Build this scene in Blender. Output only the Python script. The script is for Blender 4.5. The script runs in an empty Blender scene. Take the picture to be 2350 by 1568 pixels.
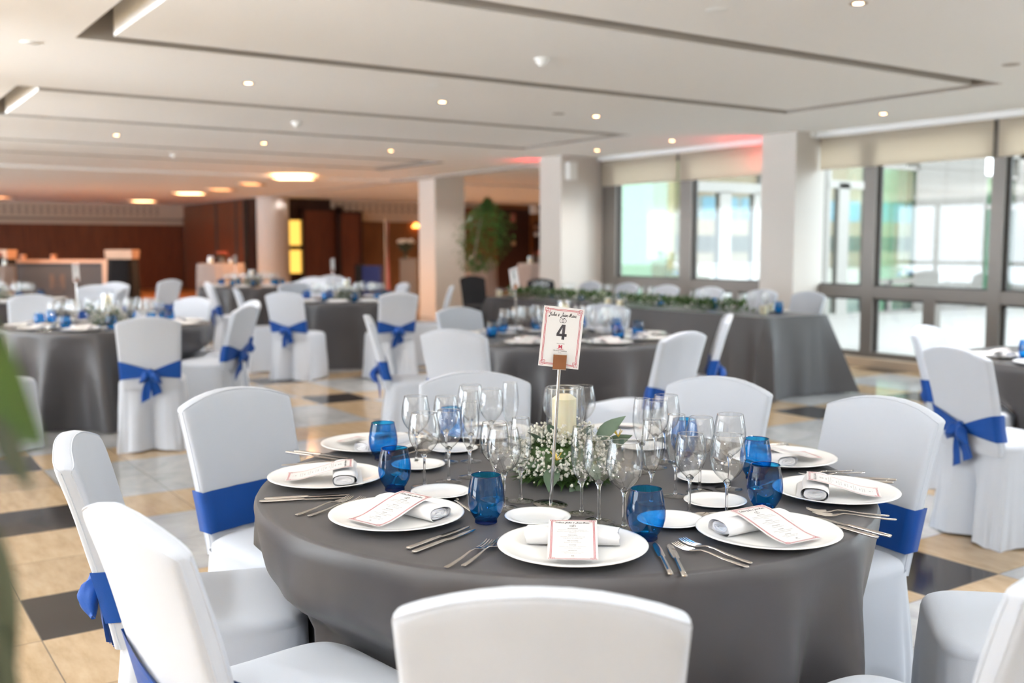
import bpy, math, random
from mathutils import Vector, Matrix

random.seed(7)
SC = bpy.context.scene
COL = SC.collection
PI = math.pi
R = math.radians
# ------------------------------------------------------------------ camera frame
# The room grid (floor tiles, ceiling islands, window wall) is the world X / Y grid.  The camera stands at
# (0, 0, CH) and looks TH degrees round from the X axis; cw() turns "metres to the side, metres ahead" into world X, Y.
TH, PITCH, CH, FPX = R(55.855), R(5.40), 1.40, 2330.0
ST, CT = math.sin(TH), math.cos(TH)
ALPHA = -(90 - 55.855)
def cw(x, y):
    return (x * ST + y * CT, -x * CT + y * ST)
def ca(deg):                       # compass angle seen from the camera -> world angle, radians
    return R(deg + ALPHA)
FWD = Vector((CT * math.cos(PITCH), ST * math.cos(PITCH), -math.sin(PITCH)))
RGT = Vector((ST, -CT, 0))
UPV = RGT.cross(FWD)
def ray(px, py):
    return RGT * ((px - 1175) / FPX) - UPV * ((py - 784) / FPX) + FWD
def at_z(px, py, z):
    d = ray(px, py); t = (z - CH) / d.z
    return Vector((0, 0, CH)) + d * t
def at_x(px, py, X):
    d = ray(px, py); return Vector((0, 0, CH)) + d * (X / d.x)
def at_y(px, py, Y):
    d = ray(px, py); return Vector((0, 0, CH)) + d * (Y / d.y)

# ------------------------------------------------------------------ materials
MATS = {}
def nd(nt, t, **kw):
    n = nt.nodes.new(t)
    for k, v in kw.items():
        if k.startswith('i_'):
            n.inputs[k[2:].replace('_', ' ')].default_value = v
        else:
            setattr(n, k, v)
    return n
def new_mat(name):
    m = bpy.data.materials.new(name); m.use_nodes = True
    nt = m.node_tree; nt.nodes.clear()
    out = nt.nodes.new('ShaderNodeOutputMaterial')
    MATS[name] = m
    return m, nt, out
def pbr(name, col, rough=0.5, metal=0.0, bump=0.0, bscale=200.0, var=0.0, vscale=6.0, stretch=(1, 1, 1), sheen=0.0, coat=0.0, spec=0.5, sss=0.0, trans=0.0):
    m, nt, out = new_mat(name)
    b = nt.nodes.new('ShaderNodeBsdfPrincipled')
    b.inputs['Base Color'].default_value = (*col, 1)
    b.inputs['Roughness'].default_value = rough
    b.inputs['Metallic'].default_value = metal
    b.inputs['Specular IOR Level'].default_value = spec
    if sheen:
        b.inputs['Sheen Weight'].default_value = sheen
    if coat:
        b.inputs['Coat Weight'].default_value = coat; b.inputs['Coat Roughness'].default_value = 0.05
    if sss:
        b.inputs['Subsurface Weight'].default_value = sss; b.inputs['Subsurface Radius'].default_value = (.02, .015, .008)
    tc = nt.nodes.new('ShaderNodeTexCoord'); mp = nt.nodes.new('ShaderNodeMapping')
    mp.inputs['Scale'].default_value = stretch
    nt.links.new(tc.outputs['Object'], mp.inputs['Vector'])
    if var:
        n = nd(nt, 'ShaderNodeTexNoise', i_Scale=vscale, i_Detail=5.0)
        nt.links.new(mp.outputs[0], n.inputs['Vector'])
        mx = nt.nodes.new('ShaderNodeMix'); mx.data_type = 'RGBA'
        mx.inputs[6].default_value = (*[c * (1 - var) for c in col], 1)
        mx.inputs[7].default_value = (*[min(1, c * (1 + var)) for c in col], 1)
        nt.links.new(n.outputs['Fac'], mx.inputs[0]); nt.links.new(mx.outputs[2], b.inputs['Base Color'])
    if bump:
        n2 = nd(nt, 'ShaderNodeTexNoise', i_Scale=bscale, i_Detail=2.0)
        nt.links.new(mp.outputs[0], n2.inputs['Vector'])
        bp = nd(nt, 'ShaderNodeBump', i_Strength=bump, i_Distance=0.002)
        nt.links.new(n2.outputs['Fac'], bp.inputs['Height']); nt.links.new(bp.outputs[0], b.inputs['Normal'])
    if trans:
        tl = nt.nodes.new('ShaderNodeBsdfTranslucent'); tl.inputs['Color'].default_value = (*col, 1)
        ms = nt.nodes.new('ShaderNodeMixShader'); ms.inputs[0].default_value = trans
        nt.links.new(b.outputs[0], ms.inputs[1]); nt.links.new(tl.outputs[0], ms.inputs[2])
        nt.links.new(ms.outputs[0], out.inputs[0])
    else:
        nt.links.new(b.outputs[0], out.inputs[0])
    return m
def thin_glass(name, face_col, edge_col, refl=2.0, power=3.0):
    """thin glass wall: light goes straight through it, tinted more along a slanting path, and Fresnel mirrors the room"""
    m, nt, out = new_mat(name)
    tr = nt.nodes.new('ShaderNodeBsdfTransparent'); gl = nd(nt, 'ShaderNodeBsdfGlossy', i_Roughness=0.01)
    lw = nd(nt, 'ShaderNodeLayerWeight', i_Blend=0.5)
    pw = nd(nt, 'ShaderNodeMath', operation='POWER'); pw.inputs[1].default_value = power
    nt.links.new(lw.outputs['Facing'], pw.inputs[0])
    mx = nt.nodes.new('ShaderNodeMix'); mx.data_type = 'RGBA'
    mx.inputs[6].default_value = (*face_col, 1); mx.inputs[7].default_value = (*edge_col, 1)
    nt.links.new(pw.outputs[0], mx.inputs[0]); nt.links.new(mx.outputs[2], tr.inputs['Color'])
    # Schlick reflectance of both faces of the wall, the same from inside and outside
    p5 = nd(nt, 'ShaderNodeMath', operation='POWER'); p5.inputs[1].default_value = 5.0; nt.links.new(lw.outputs['Facing'], p5.inputs[0])
    mu = nd(nt, 'ShaderNodeMath', operation='MULTIPLY_ADD', use_clamp=True); mu.inputs[1].default_value = .96; mu.inputs[2].default_value = .04 * refl
    nt.links.new(p5.outputs[0], mu.inputs[0])
    ms = nt.nodes.new('ShaderNodeMixShader')
    nt.links.new(mu.outputs[0], ms.inputs[0]); nt.links.new(tr.outputs[0], ms.inputs[1]); nt.links.new(gl.outputs[0], ms.inputs[2])
    nt.links.new(ms.outputs[0], out.inputs[0])
    return m
def glow(name, col, s):
    m, nt, out = new_mat(name)
    e = nt.nodes.new('ShaderNodeEmission'); e.inputs['Color'].default_value = (*col, 1); e.inputs['Strength'].default_value = s
    nt.links.new(e.outputs[0], out.inputs[0]); return m
def floor_mat():
    m, nt, out = new_mat('marble_tiles')
    L = nt.links
    b = nt.nodes.new('ShaderNodeBsdfPrincipled')
    g = nt.nodes.new('ShaderNodeNewGeometry'); sx = nt.nodes.new('ShaderNodeSeparateXYZ')
    L.new(g.outputs['Position'], sx.inputs[0])
    def math_(op, a, bv=None, clamp=False):
        n = nd(nt, 'ShaderNodeMath', operation=op, use_clamp=clamp)
        if isinstance(a, (int, float)): n.inputs[0].default_value = a
        else: L.new(a, n.inputs[0])
        if bv is not None:
            if isinstance(bv, (int, float)): n.inputs[1].default_value = bv
            else: L.new(bv, n.inputs[1])
        return n.outputs[0]
    fu = math_('DIVIDE', math_('SUBTRACT', sx.outputs[0], 0.578), 0.503)
    fv = math_('DIVIDE', math_('SUBTRACT', sx.outputs[1], 3.83), 0.499)
    iu, iv = math_('FLOOR', fu), math_('FLOOR', fv)
    zu = math_('LESS_THAN', math_('FLOORED_MODULO', iu, 3.0), 0.5)
    zv = math_('LESS_THAN', math_('FLOORED_MODULO', iv, 3.0), 0.5)
    black = math_('MULTIPLY', zu, zv)
    beige = math_('MAXIMUM', zu, zv)
    off = math_('LESS_THAN', fu, 0.0)                       # plain beige border strip beyond the pattern
    far = math_('GREATER_THAN', sx.outputs[1], 26.0)
    off = math_('MAXIMUM', off, far)
    beige = math_('MAXIMUM', beige, off); black = math_('MULTIPLY', black, math_('SUBTRACT', 1.0, off))
    # per tile variation
    cmb = nt.nodes.new('ShaderNodeCombineXYZ'); L.new(iu, cmb.inputs[0]); L.new(iv, cmb.inputs[1])
    wn = nd(nt, 'ShaderNodeTexWhiteNoise', noise_dimensions='2D'); L.new(cmb.outputs[0], wn.inputs['Vector'])
    off_v = nd(nt, 'ShaderNodeVectorMath', operation='ADD'); L.new(g.outputs['Position'], off_v.inputs[0])
    sc = nd(nt, 'ShaderNodeVectorMath', operation='SCALE'); L.new(cmb.outputs[0], sc.inputs[0]); sc.inputs['Scale'].default_value = 3.7
    L.new(sc.outputs[0], off_v.inputs[1])
    mp = nt.nodes.new('ShaderNodeMapping'); mp.inputs['Scale'].default_value = (9, 2.2, 1); mp.inputs['Rotation'].default_value = (0, 0, R(12))
    L.new(off_v.outputs[0], mp.inputs['Vector'])
    n1 = nd(nt, 'ShaderNodeTexNoise', i_Scale=2.2, i_Detail=8.0, i_Roughness=0.65); L.new(mp.outputs[0], n1.inputs['Vector'])
    n2 = nd(nt, 'ShaderNodeTexNoise', i_Scale=3.0, i_Detail=10.0, i_Roughness=0.7, i_Distortion=1.4); L.new(off_v.outputs[0], n2.inputs['Vector'])
    def ramp(src, stops):
        r = nt.nodes.new('ShaderNodeValToRGB'); L.new(src, r.inputs[0])
        e = r.color_ramp.elements
        while len(e) < len(stops): e.new(0.5)
        for k, (p, c) in enumerate(stops):
            e[k].position = p; e[k].color = (*c, 1)
        return r.outputs[0]
    cb = ramp(n1.outputs['Fac'], [(0.3, (.34, .24, .14)), (0.5, (.42, .305, .19)), (0.72, (.48, .365, .24))])
    cg = ramp(n2.outputs['Fac'], [(0.3, (.28, .285, .30)), (0.5, (.37, .375, .385)), (0.7, (.45, .45, .45))])
    ck = ramp(n2.outputs['Fac'], [(0.3, (.014, .011, .010)), (0.66, (.028, .022, .02)), (0.74, (.07, .055, .045))])
    def mix(f, a, c):
        n = nt.nodes.new('ShaderNodeMix'); n.data_type = 'RGBA'
        L.new(f, n.inputs[0]); L.new(a, n.inputs[6]); L.new(c, n.inputs[7]); return n.outputs[2]
    col = mix(black, mix(beige, cg, cb), ck)
    hv = nd(nt, 'ShaderNodeHueSaturation'); L.new(col, hv.inputs['Color'])
    L.new(math_('ADD', math_('MULTIPLY', wn.outputs['Value'], 0.22), 0.88), hv.inputs['Value'])
    # joints
    def joint(f):
        fr = math_('FRACT', f); d = math_('MINIMUM', fr, math_('SUBTRACT', 1.0, fr)); return math_('LESS_THAN', d, 0.004)
    jt = math_('MAXIMUM', joint(fu), joint(fv))
    dk = nt.nodes.new('ShaderNodeRGB'); dk.outputs[0].default_value = (.14, .115, .09, 1)
    L.new(mix(jt, hv.outputs[0], dk.outputs[0]), b.inputs['Base Color'])
    b.inputs['Roughness'].default_value = 0.10; b.inputs['Specular IOR Level'].default_value = 0.22
    L.new(b.outputs[0], out.inputs[0]); return m
def wood_mat(name, c0, c1, rough=0.35, sc=(6, 6, .6)):
    m, nt, out = new_mat(name); L = nt.links
    b = nt.nodes.new('ShaderNodeBsdfPrincipled'); tc = nt.nodes.new('ShaderNodeTexCoord'); mp = nt.nodes.new('ShaderNodeMapping')
    mp.inputs['Scale'].default_value = sc; L.new(tc.outputs['Object'], mp.inputs[0])
    n = nd(nt, 'ShaderNodeTexNoise', i_Scale=2.0, i_Detail=6.0, i_Roughness=0.6, i_Distortion=0.6); L.new(mp.outputs[0], n.inputs['Vector'])
    r = nt.nodes.new('ShaderNodeValToRGB'); r.color_ramp.elements[0].position = .3; r.color_ramp.elements[1].position = .75
    r.color_ramp.elements[0].color = (*c0, 1); r.color_ramp.elements[1].color = (*c1, 1)
    L.new(n.outputs['Fac'], r.inputs[0]); L.new(r.outputs[0], b.inputs['Base Color']); b.inputs['Roughness'].default_value = rough
    L.new(b.outputs[0], out.inputs[0]); return m

WHITE = pbr('chair_cover_cotton', (.50, .54, .61), .85, bump=.12, bscale=420, sheen=.25)
BLUE = pbr('blue_satin', (.003, .055, .27), .5, bump=.15, bscale=500, sheen=.05, spec=.25)
CLOTH = pbr('grey_tablecloth_satin', (.052, .049, .053), .45, bump=.12, bscale=600, sheen=.06)
BEIGECLOTH = pbr('taupe_cloth', (.42, .34, .31), .8, bump=.1, bscale=300)
BLACKCLOTH = pbr('black_cloth', (.006, .006, .008), .9)
CHINA = pbr('white_china', (.88, .88, .87), .12, spec=.4)
NAPKIN = pbr('white_napkin_linen', (.77, .77, .79), .85, bump=.15, bscale=700)
PAPER = pbr('card_paper', (.70, .70, .70), .6)
RED = pbr('red_ink', (.45, .02, .05), .6)
INK = pbr('dark_ink', (.035, .030, .038), .6)
GREYINK = pbr('grey_ink', (.22, .21, .22), .6)
STEEL = pbr('polished_steel', (.62, .59, .56), .14, metal=1.0)
BROWNSTEEL = pbr('bronzed_steel', (.27, .12, .06), .28, metal=.85, var=.15, vscale=30)
DARKSTEEL = pbr('dark_mirror_steel', (.30, .28, .26), .08, metal=1.0)
WAX = pbr('candle_wax', (.86, .80, .58), .5, sss=.3)
WICK = pbr('wick', (.6, .55, .45), .8)
BLOSSOM = pbr('gypsophila_blossom', (.84, .83, .76), .75, var=.10, vscale=60, trans=.25)
LEAF = pbr('ruscus_leaf', (.055, .115, .028), .45, var=.45, vscale=40, trans=.25)
EUCA = pbr('eucalyptus_leaf', (.085, .135, .085), .45, var=.3, vscale=20, trans=.15)
SPRIG = pbr('yellow_sprig', (.60, .42, .06), .6)
FOLIAGE = pbr('ficus_foliage', (.075, .20, .045), .5, var=.5, vscale=3, trans=.3)
BARK = pbr('pale_bark', (.42, .34, .27), .8, var=.25, vscale=12)
NEARLEAF = pbr('foreground_leaf', (.03, .065, .008), .4, var=.3, vscale=9, trans=.25)
DARKLEAF = pbr('dark_foreground_leaf', (.035, .045, .025), .5, var=.3, vscale=9, trans=.15)
GLASS = thin_glass('clear_thin_glass', (.97, .975, .975), (.16, .175, .18), 3.2, 3.6)
TUMBLER = thin_glass('blue_thin_glass', (.045, .47, .82), (.004, .10, .42), 1.6, 2.0)
TUMBASE = thin_glass('blue_thick_glass', (.010, .20, .62), (.002, .06, .30), 1.6, 2.0)
PANE = thin_glass('window_glass', (.95, .97, .965), (.80, .87, .84), 1.2, 3.0)
def coated_glass(name, tint, k, mcol):
    m, nt, out = new_mat(name)                     # solar control glass: half mirror, half tinted pane
    tr = nt.nodes.new('ShaderNodeBsdfTransparent'); tr.inputs[0].default_value = (*tint, 1)
    gl = nd(nt, 'ShaderNodeBsdfGlossy', i_Roughness=0.02); gl.inputs['Color'].default_value = (*mcol, 1)
    ms = nt.nodes.new('ShaderNodeMixShader'); ms.inputs[0].default_value = k
    nt.links.new(tr.outputs[0], ms.inputs[1]); nt.links.new(gl.outputs[0], ms.inputs[2]); nt.links.new(ms.outputs[0], out.inputs[0]); return m
GREENPANE = coated_glass('green_solar_glass', (.60, .74, .66), .11, (.80, .86, .74))
DOORPANE = coated_glass('door_glass', (.6, .64, .62), .22, (.9, .93, .88))
m, nt, out = new_mat('solid_glass')
_g = nd(nt, 'ShaderNodeBsdfGlass', i_IOR=1.48, i_Roughness=0.0); nt.links.new(_g.outputs[0], out.inputs[0]); SOLID = m
PLASTER = pbr('ceiling_plaster', (.86, .85, .83), .9)
PILLARP = pbr('pillar_plaster', (.66, .62, .58), .8)
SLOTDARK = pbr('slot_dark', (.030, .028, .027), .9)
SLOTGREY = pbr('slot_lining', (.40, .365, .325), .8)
WALLWHITE = pbr('wall_white', (.80, .77, .73), .8)
BLIND = pbr('roller_blind_fabric', (.74, .67, .57), .9, trans=.55)
VALANCE = pbr('white_aluminium', (.80, .80, .80), .4)
FRAME = pbr('bronze_aluminium', (.20, .18, .165), .4, metal=.3)
FRAMEDARK = pbr('dark_gasket', (.05, .045, .04), .6)
STONE = pbr('travertine_curb', (.58, .46, .34), .35, var=.15, vscale=4, stretch=(4, 1, 4))
WOOD = wood_mat('mahogany_panel', (.085, .020, .008), (.18, .048, .017))
WOODRED = wood_mat('mahogany_door', (.085, .022, .011), (.17, .045, .018))
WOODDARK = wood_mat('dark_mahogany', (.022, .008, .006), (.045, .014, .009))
WOODTAN = wood_mat('warm_oak_panel', (.15, .065, .022), (.24, .105, .036))
PARQUET = wood_mat('parquet', (.26, .10, .03), (.40, .17, .05), .3, (2, 8, 2))
CORNICE = pbr('cornice_plaster', (.56, .46, .36), .8)
CORNICEDK = pbr('cornice_fret', (.28, .22, .17), .8)
BARGREY = pbr('bar_panel_grey', (.085, .092, .105), .7)
COPPER = pbr('copper_trim', (.55, .33, .22), .4, metal=.3)
YELLOW = glow('lit_amber_glass', (1.0, .55, .10), 0.75)
WARM = glow('warm_lamp', (1.0, .50, .22), 14.0)
COFFER = glow('warm_coffer_light', (1.0, .50, .22), 7.0)
BRASS = pbr('brass_ring', (.42, .30, .20), .35, metal=.8)
PLASTIC = pbr('white_plastic', (.84, .84, .82), .4)
GREENSIGN = glow('exit_sign_glow', (.15, .55, .42), .5)
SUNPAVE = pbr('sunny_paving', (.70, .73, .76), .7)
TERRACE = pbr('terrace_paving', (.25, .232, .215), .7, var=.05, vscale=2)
FACADE = pbr('facade_stone', (.155, .142, .128), .8, var=.03, vscale=1)
JOINT = pbr('facade_joint', (.12, .105, .09), .9)
WHITEFRAME = pbr('white_door_frame', (.24, .228, .21), .5)
OPPOTAN = pbr('opposite_building_tan', (.42, .31, .21), .8, var=.15, vscale=.8)  # tan of the building opposite, also painted as its reflection behind the doors
REFLGREEN = pbr('pale_green_reflection', (.62, .76, .68), .8, var=.12, vscale=1.2, stretch=(3, 3, .3))  # courtyard reflection painted as a pale green panel colour
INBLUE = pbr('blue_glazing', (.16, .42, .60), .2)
INDARK = pbr('dark_interior', (.05, .055, .05), .7)
RAILW = pbr('pale_rail', (.70, .72, .70), .4)
HEDGE = pbr('hedge_green', (.16, .24, .07), .8, var=.5, vscale=8)
FLAGRED = pbr('flag_cloth', (.34, .10, .10), .7, var=.6, vscale=5)
DEEPBLUE = pbr('deep_blue_fabric', (.012, .03, .17), .7)
POTGREY = pbr('pedestal_grey', (.16, .14, .125), .6)
LAMPO = glow('orange_lamp', (1.0, .30, .06), 4.0)
ROSE = pbr('coral_flower', (.45, .10, .06), .7, var=.3, vscale=30)
FLOOR = floor_mat()

# ------------------------------------------------------------------ mesh builder
class MB:
    def __init__(s): s.v, s.f = [], []
    def quad_grid(s, fn, nu, nv, cu=False, cv=False):
        b = len(s.v)
        for i in range(nu):
            for j in range(nv):
                s.v.append(tuple(fn(i, j)))
        for i in range(nu if cu else nu - 1):
            for j in range(nv if cv else nv - 1):
                a = b + i * nv + j; c = b + ((i + 1) % nu) * nv + j
                d = b + ((i + 1) % nu) * nv + (j + 1) % nv; e = b + i * nv + (j + 1) % nv
                s.f.append((a, c, d, e))
        return b
    def cap(s, idx): s.f.append(tuple(idx))
    def box(s, x0, x1, y0, y1, z0, z1):
        b = len(s.v)
        s.v += [(x, y, z) for z in (z0, z1) for (x, y) in ((x0, y0), (x1, y0), (x1, y1), (x0, y1))]
        s.f += [tuple(b + k for k in q) for q in ((3, 2, 1, 0), (4, 5, 6, 7), (0, 1, 5, 4), (1, 2, 6, 5), (2, 3, 7, 6), (3, 0, 4, 7))]
        return s
    def lathe(s, prof, n=32, cx=0, cy=0, z0=0):
        m = len(prof)
        b = s.quad_grid(lambda i, j: (cx + prof[j][0] * math.cos(2 * PI * i / n), cy + prof[j][0] * math.sin(2 * PI * i / n), z0 + prof[j][1]), n, m, cu=True)
        return s
    def disc(s, r, z, n=32, cx=0, cy=0, up=True):
        b = len(s.v)
        s.v += [(cx + r * math.cos(2 * PI * i / n), cy + r * math.sin(2 * PI * i / n), z) for i in range(n)]
        idx = list(range(b, b + n)); s.f.append(tuple(idx if up else idx[::-1])); return s
    def tube(s, path, rad, n=10, caps=True, flat=1.0):
        P = [Vector(p) for p in path]; rings = []
        for i, p in enumerate(P):
            t = (P[min(i + 1, len(P) - 1)] - P[max(i - 1, 0)]).normalized()
            ref = Vector((0, 0, 1)) if abs(t.z) < .9 else Vector((1, 0, 0))
            a = t.cross(ref).normalized(); c = a.cross(t)
            r = rad[i] if isinstance(rad, (list, tuple)) else rad
            rings.append([p + a * (r * math.cos(2 * PI * k / n)) + c * (r * flat * math.sin(2 * PI * k / n)) for k in range(n)])
        b = s.quad_grid(lambda i, j: rings[i][j], len(P), n, cv=True)
        if caps:
            s.f.append(tuple(range(b, b + n))[::-1]); e = b + (len(P) - 1) * n; s.f.append(tuple(range(e, e + n)))
        return s
    def ribbon(s, path, w, nrm=(0, 0, 1)):
        P = [Vector(p) for p in path]; N = Vector(nrm); b = len(s.v)
        for i, p in enumerate(P):
            t = (P[min(i + 1, len(P) - 1)] - P[max(i - 1, 0)])
            if t.length < 1e-9: t = Vector((1, 0, 0))
            sd = t.normalized().cross(N).normalized()
            ww = w[i] if isinstance(w, (list, tuple)) else w
            s.v += [tuple(p - sd * ww / 2), tuple(p + sd * ww / 2)]
        for i in range(len(P) - 1):
            k = b + 2 * i; s.f.append((k, k + 1, k + 3, k + 2))
        return s
    def blob(s, c, r, n=6, m=4, sq=(1, 1, 1)):
        b = len(s.v)
        s.v.append((c[0], c[1], c[2] - r * sq[2]))
        for j in range(1, m):
            ph = -PI / 2 + PI * j / m
            for i in range(n):
                th = 2 * PI * (i + .5 * (j % 2)) / n
                s.v.append((c[0] + r * sq[0] * math.cos(ph) * math.cos(th), c[1] + r * sq[1] * math.cos(ph) * math.sin(th), c[2] + r * sq[2] * math.sin(ph)))
        s.v.append((c[0], c[1], c[2] + r * sq[2])); top = len(s.v) - 1
        for i in range(n):
            s.f.append((b, b + 1 + (i + 1) % n, b + 1 + i))
            for j in range(m - 2):
                a = b + 1 + j * n
                s.f.append((a + i, a + (i + 1) % n, a + n + (i + 1) % n, a + n + i))
            a = b + 1 + (m - 2) * n
            s.f.append((a + i, a + (i + 1) % n, top))
        return s
    def leaf(s, base, d, up, L, W, bend=.2, n=5):
        """pointed leaf blade, folded a little along its midrib"""
        d = Vector(d).normalized(); up = Vector(up); sd = d.cross(up)
        if sd.length < 1e-4: sd = d.cross(Vector((1, 0, 0)))
        sd.normalize(); nn = sd.cross(d).normalized(); base = Vector(base); b = len(s.v)
        for i in range(n):
            t = i / (n - 1); w = W * .5 * (math.sin(PI * t ** .8) if 0 < t < 1 else 0.03)
            c = base + d * (L * t) - nn * (bend * L * t * t)
            s.v += [tuple(c - sd * w + nn * w * .35), tuple(c), tuple(c + sd * w + nn * w * .35)]
        for i in range(n - 1):
            k = b + 3 * i
            s.f += [(k, k + 1, k + 4, k + 3), (k + 1, k + 2, k + 5, k + 4)]
        return s
    def build(s, name, mat, parent=None, smooth=True, sharp=40):
        me = bpy.data.meshes.new(name); me.from_pydata(s.v, [], s.f); me.materials.append(mat)
        if smooth:
            me.polygons.foreach_set('use_smooth', [True] * len(me.polygons))
            if sharp: me.set_sharp_from_angle(angle=R(sharp))
        me.update()
        o = bpy.data.objects.new(name, me); COL.objects.link(o)
        if parent is not None: o.parent = parent
        return o

def tag(o, label=None, cat=None, group=None, kind=None):
    if label: o['label'] = label
    if cat: o['category'] = cat
    if group: o['group'] = group
    if kind: o['kind'] = kind
    return o
def thing(name, label, cat, loc=(0, 0, 0), rz=0.0, group=None):
    o = bpy.data.objects.new(name, None); COL.objects.link(o); o.empty_display_size = .05
    o.location = loc; o.rotation_euler = (0, 0, rz)
    return tag(o, label, cat, group)
def struct(o, label=None):
    o['kind'] = 'structure'
    if label: o['label'] = label
    return o
def copy_tree(o, parent=None):
    c = o.copy(); COL.objects.link(c)
    if parent is not None: c.parent = parent
    for ch in list(o.children): copy_tree(ch, c)
    return c
class Kind:
    """one finished thing; put() moves the first one into place and copies it, with its parts, after that"""
    def __init__(s, root): s.root, s.used = root, False
    def put(s, loc, rz, label, group=None, scale=None, tilt=None):
        o = copy_tree(s.root) if s.used else s.root
        s.used = True
        o.location = loc; o.rotation_euler = (tilt[0] if tilt else 0, tilt[1] if tilt else 0, rz)
        if scale: o.scale = (scale,) * 3
        o['label'] = label
        if group: o['group'] = group
        elif 'group' in o.keys(): del o['group']
        return o
def box_obj(name, mat, dims, parent=None):
    return MB().box(*dims).build(name, mat, parent, smooth=False)

# ------------------------------------------------------------------ the room
CEIL = 2.75
XW = 10.10          # window wall
f = struct(box_obj('floor', FLOOR, (-6.6, 24, -5, 37, -.12, 0)))
pq = struct(box_obj('floor_parquet', PARQUET, (-6, 9.8, 27.2, 33.6, 0, .012)))
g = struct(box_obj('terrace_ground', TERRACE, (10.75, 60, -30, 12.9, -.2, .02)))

# ceiling: outer field, islands and the shadow slots between them
U0, U1 = 1.447, 8.30
BANDS = [(0.10, 2.46), (4.86, 7.22), (9.60, 11.90), (14.37, 16.45)]
SW, TK, DEEP = .20, .20, .40
cl = MB()
XL, XR, VY0, VY1 = -6.6, 10.42, -5.0, 18.85
prev = VY0
for a, b_ in BANDS:
    cl.box(XL, XR, prev, a, CEIL, CEIL + TK); prev = b_
    cl.box(XL, U0, a, b_, CEIL, CEIL + TK); cl.box(U1, XR, a, b_, CEIL, CEIL + TK)
    cl.box(U0 + SW, U1 - SW, a + SW, b_ - SW, CEIL, CEIL + TK)
cl.box(XL, XR, prev, VY1, CEIL, CEIL + TK)
cl.box(-9, 24, VY1, 37, CEIL - .05, CEIL + TK); cl.box(10.42, 24, 14.62, VY1, CEIL, CEIL + TK)
struct(cl.build('ceiling', PLASTER, smooth=False))
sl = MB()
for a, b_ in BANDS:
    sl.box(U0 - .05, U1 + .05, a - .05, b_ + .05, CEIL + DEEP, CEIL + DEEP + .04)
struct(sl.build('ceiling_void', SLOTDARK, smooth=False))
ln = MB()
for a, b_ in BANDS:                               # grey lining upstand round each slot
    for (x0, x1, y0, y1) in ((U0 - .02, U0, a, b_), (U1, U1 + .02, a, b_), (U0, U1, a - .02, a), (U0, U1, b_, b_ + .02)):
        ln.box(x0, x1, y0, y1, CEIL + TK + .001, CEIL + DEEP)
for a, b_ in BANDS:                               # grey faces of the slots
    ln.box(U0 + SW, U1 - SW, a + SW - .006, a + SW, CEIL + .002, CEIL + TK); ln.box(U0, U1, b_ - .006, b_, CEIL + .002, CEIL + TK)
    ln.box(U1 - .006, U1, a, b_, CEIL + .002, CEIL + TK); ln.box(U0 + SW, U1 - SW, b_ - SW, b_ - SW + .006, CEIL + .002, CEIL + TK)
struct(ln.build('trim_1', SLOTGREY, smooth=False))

# window wall, stone curb, pillars
struct(box_obj('curb_stone', STONE, (9.96, 10.35, -5, 12.35, 0, .10)))
struct(MB().box(9.62, 10.15, 8.19, 8.72, 0, CEIL).build('pillar_1', PILLARP, smooth=False))
pw = MB(); pw.box(9.27, 9.76, 12.35, 12.9, 0, CEIL); pw.box(9.76, 10.4, 12.38, 12.9, 0, CEIL)
struct(pw.build('pillar_2', PILLARP, smooth=False))
struct(MB().box(9.85, 10.52, 17.17, 17.81, 0, CEIL).build('pillar_3', PILLARP, smooth=False))
struct(MB().lathe([(.43, 0), (.43, CEIL - .05)], 48, 10.2, 26.6).build('column_1', PILLARP))
struct(box_obj('wall_right_header', WALLWHITE, (10.15, 10.4, -5, 12.4, 2.70, CEIL + .3)))
def window(n, v0, v1, verts, low_verts, end_posts=()):
    w = thing('window_%d' % n, None, None, (0, 0, 0)); struct(w)
    fr = MB()
    for a, b_ in verts: fr.box(XW - .03, XW + .10, a, b_, .10, 2.70)
    for a, b_ in low_verts: fr.box(XW - .02, XW + .09, a, b_, .15, .80)
    fr.box(XW - .025, XW + .095, v0, v1, .79, .925); fr.box(XW - .025, XW + .095, v0, v1, .10, .165); fr.box(XW - .02, XW + .09, v0, v1, 2.60, 2.70)
    fr.build('frame', FRAME, w, smooth=False)
    gk = MB()
    for a, b_ in verts:
        gk.box(XW + .02, XW + .06, a - .035, a, .165, 2.6); gk.box(XW + .02, XW + .06, b_, b_ + .02, .165, 2.6)
    gk.box(XW + .02, XW + .06, v0, v1, .925, .945); gk.box(XW + .02, XW + .06, v0, v1, .765, .79)
    gk.build('gasket', FRAMEDARK, w, smooth=False)
    edges = sorted([v0] + [x for p in verts for x in p] + [v1])
    for k in range(0, len(edges) - 1):
        a, b_ = edges[k], edges[k + 1]
        if b_ - a > .25:
            MB().box(XW + .035, XW + .043, a, b_, .16, 2.62).build('pane', PANE, w, smooth=False)
window(1, 8.72, 12.35, [(10.40, 10.63), (12.03, 12.35)], [(9.5, 9.62), (11.3, 11.42)])
window(2, 2.2, 8.19, [(7.40, 7.56), (5.86, 6.00), (4.2, 4.35), (2.7, 2.85)], [(6.60, 6.75), (5.0, 5.14), (3.4, 3.55)])
window(3, -5, 2.2, [(1.1, 1.25), (-.5, -.35), (-2.1, -1.95), (-3.7, -3.55)], [(.3, .45), (-1.3, -1.15), (-2.9, -2.75)])
def blind(v0, v1, label):
    b_ = thing('roller_blind', label, 'blind', (XW - .07, (v0 + v1) / 2, 2.70), 0, 'roller blinds half drawn over the windows')
    h = (v1 - v0) / 2
    MB().box(-.004, .004, -h, h, -.37, 0).build('fabric', BLIND, b_, smooth=False)
    MB().box(-.010, .010, -h, h, -.395, -.37).build('bottom_bar', BLIND, b_, smooth=False)
blind(10.66, 12.33, 'cream roller blind over the window next to the white wall pier')
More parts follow.
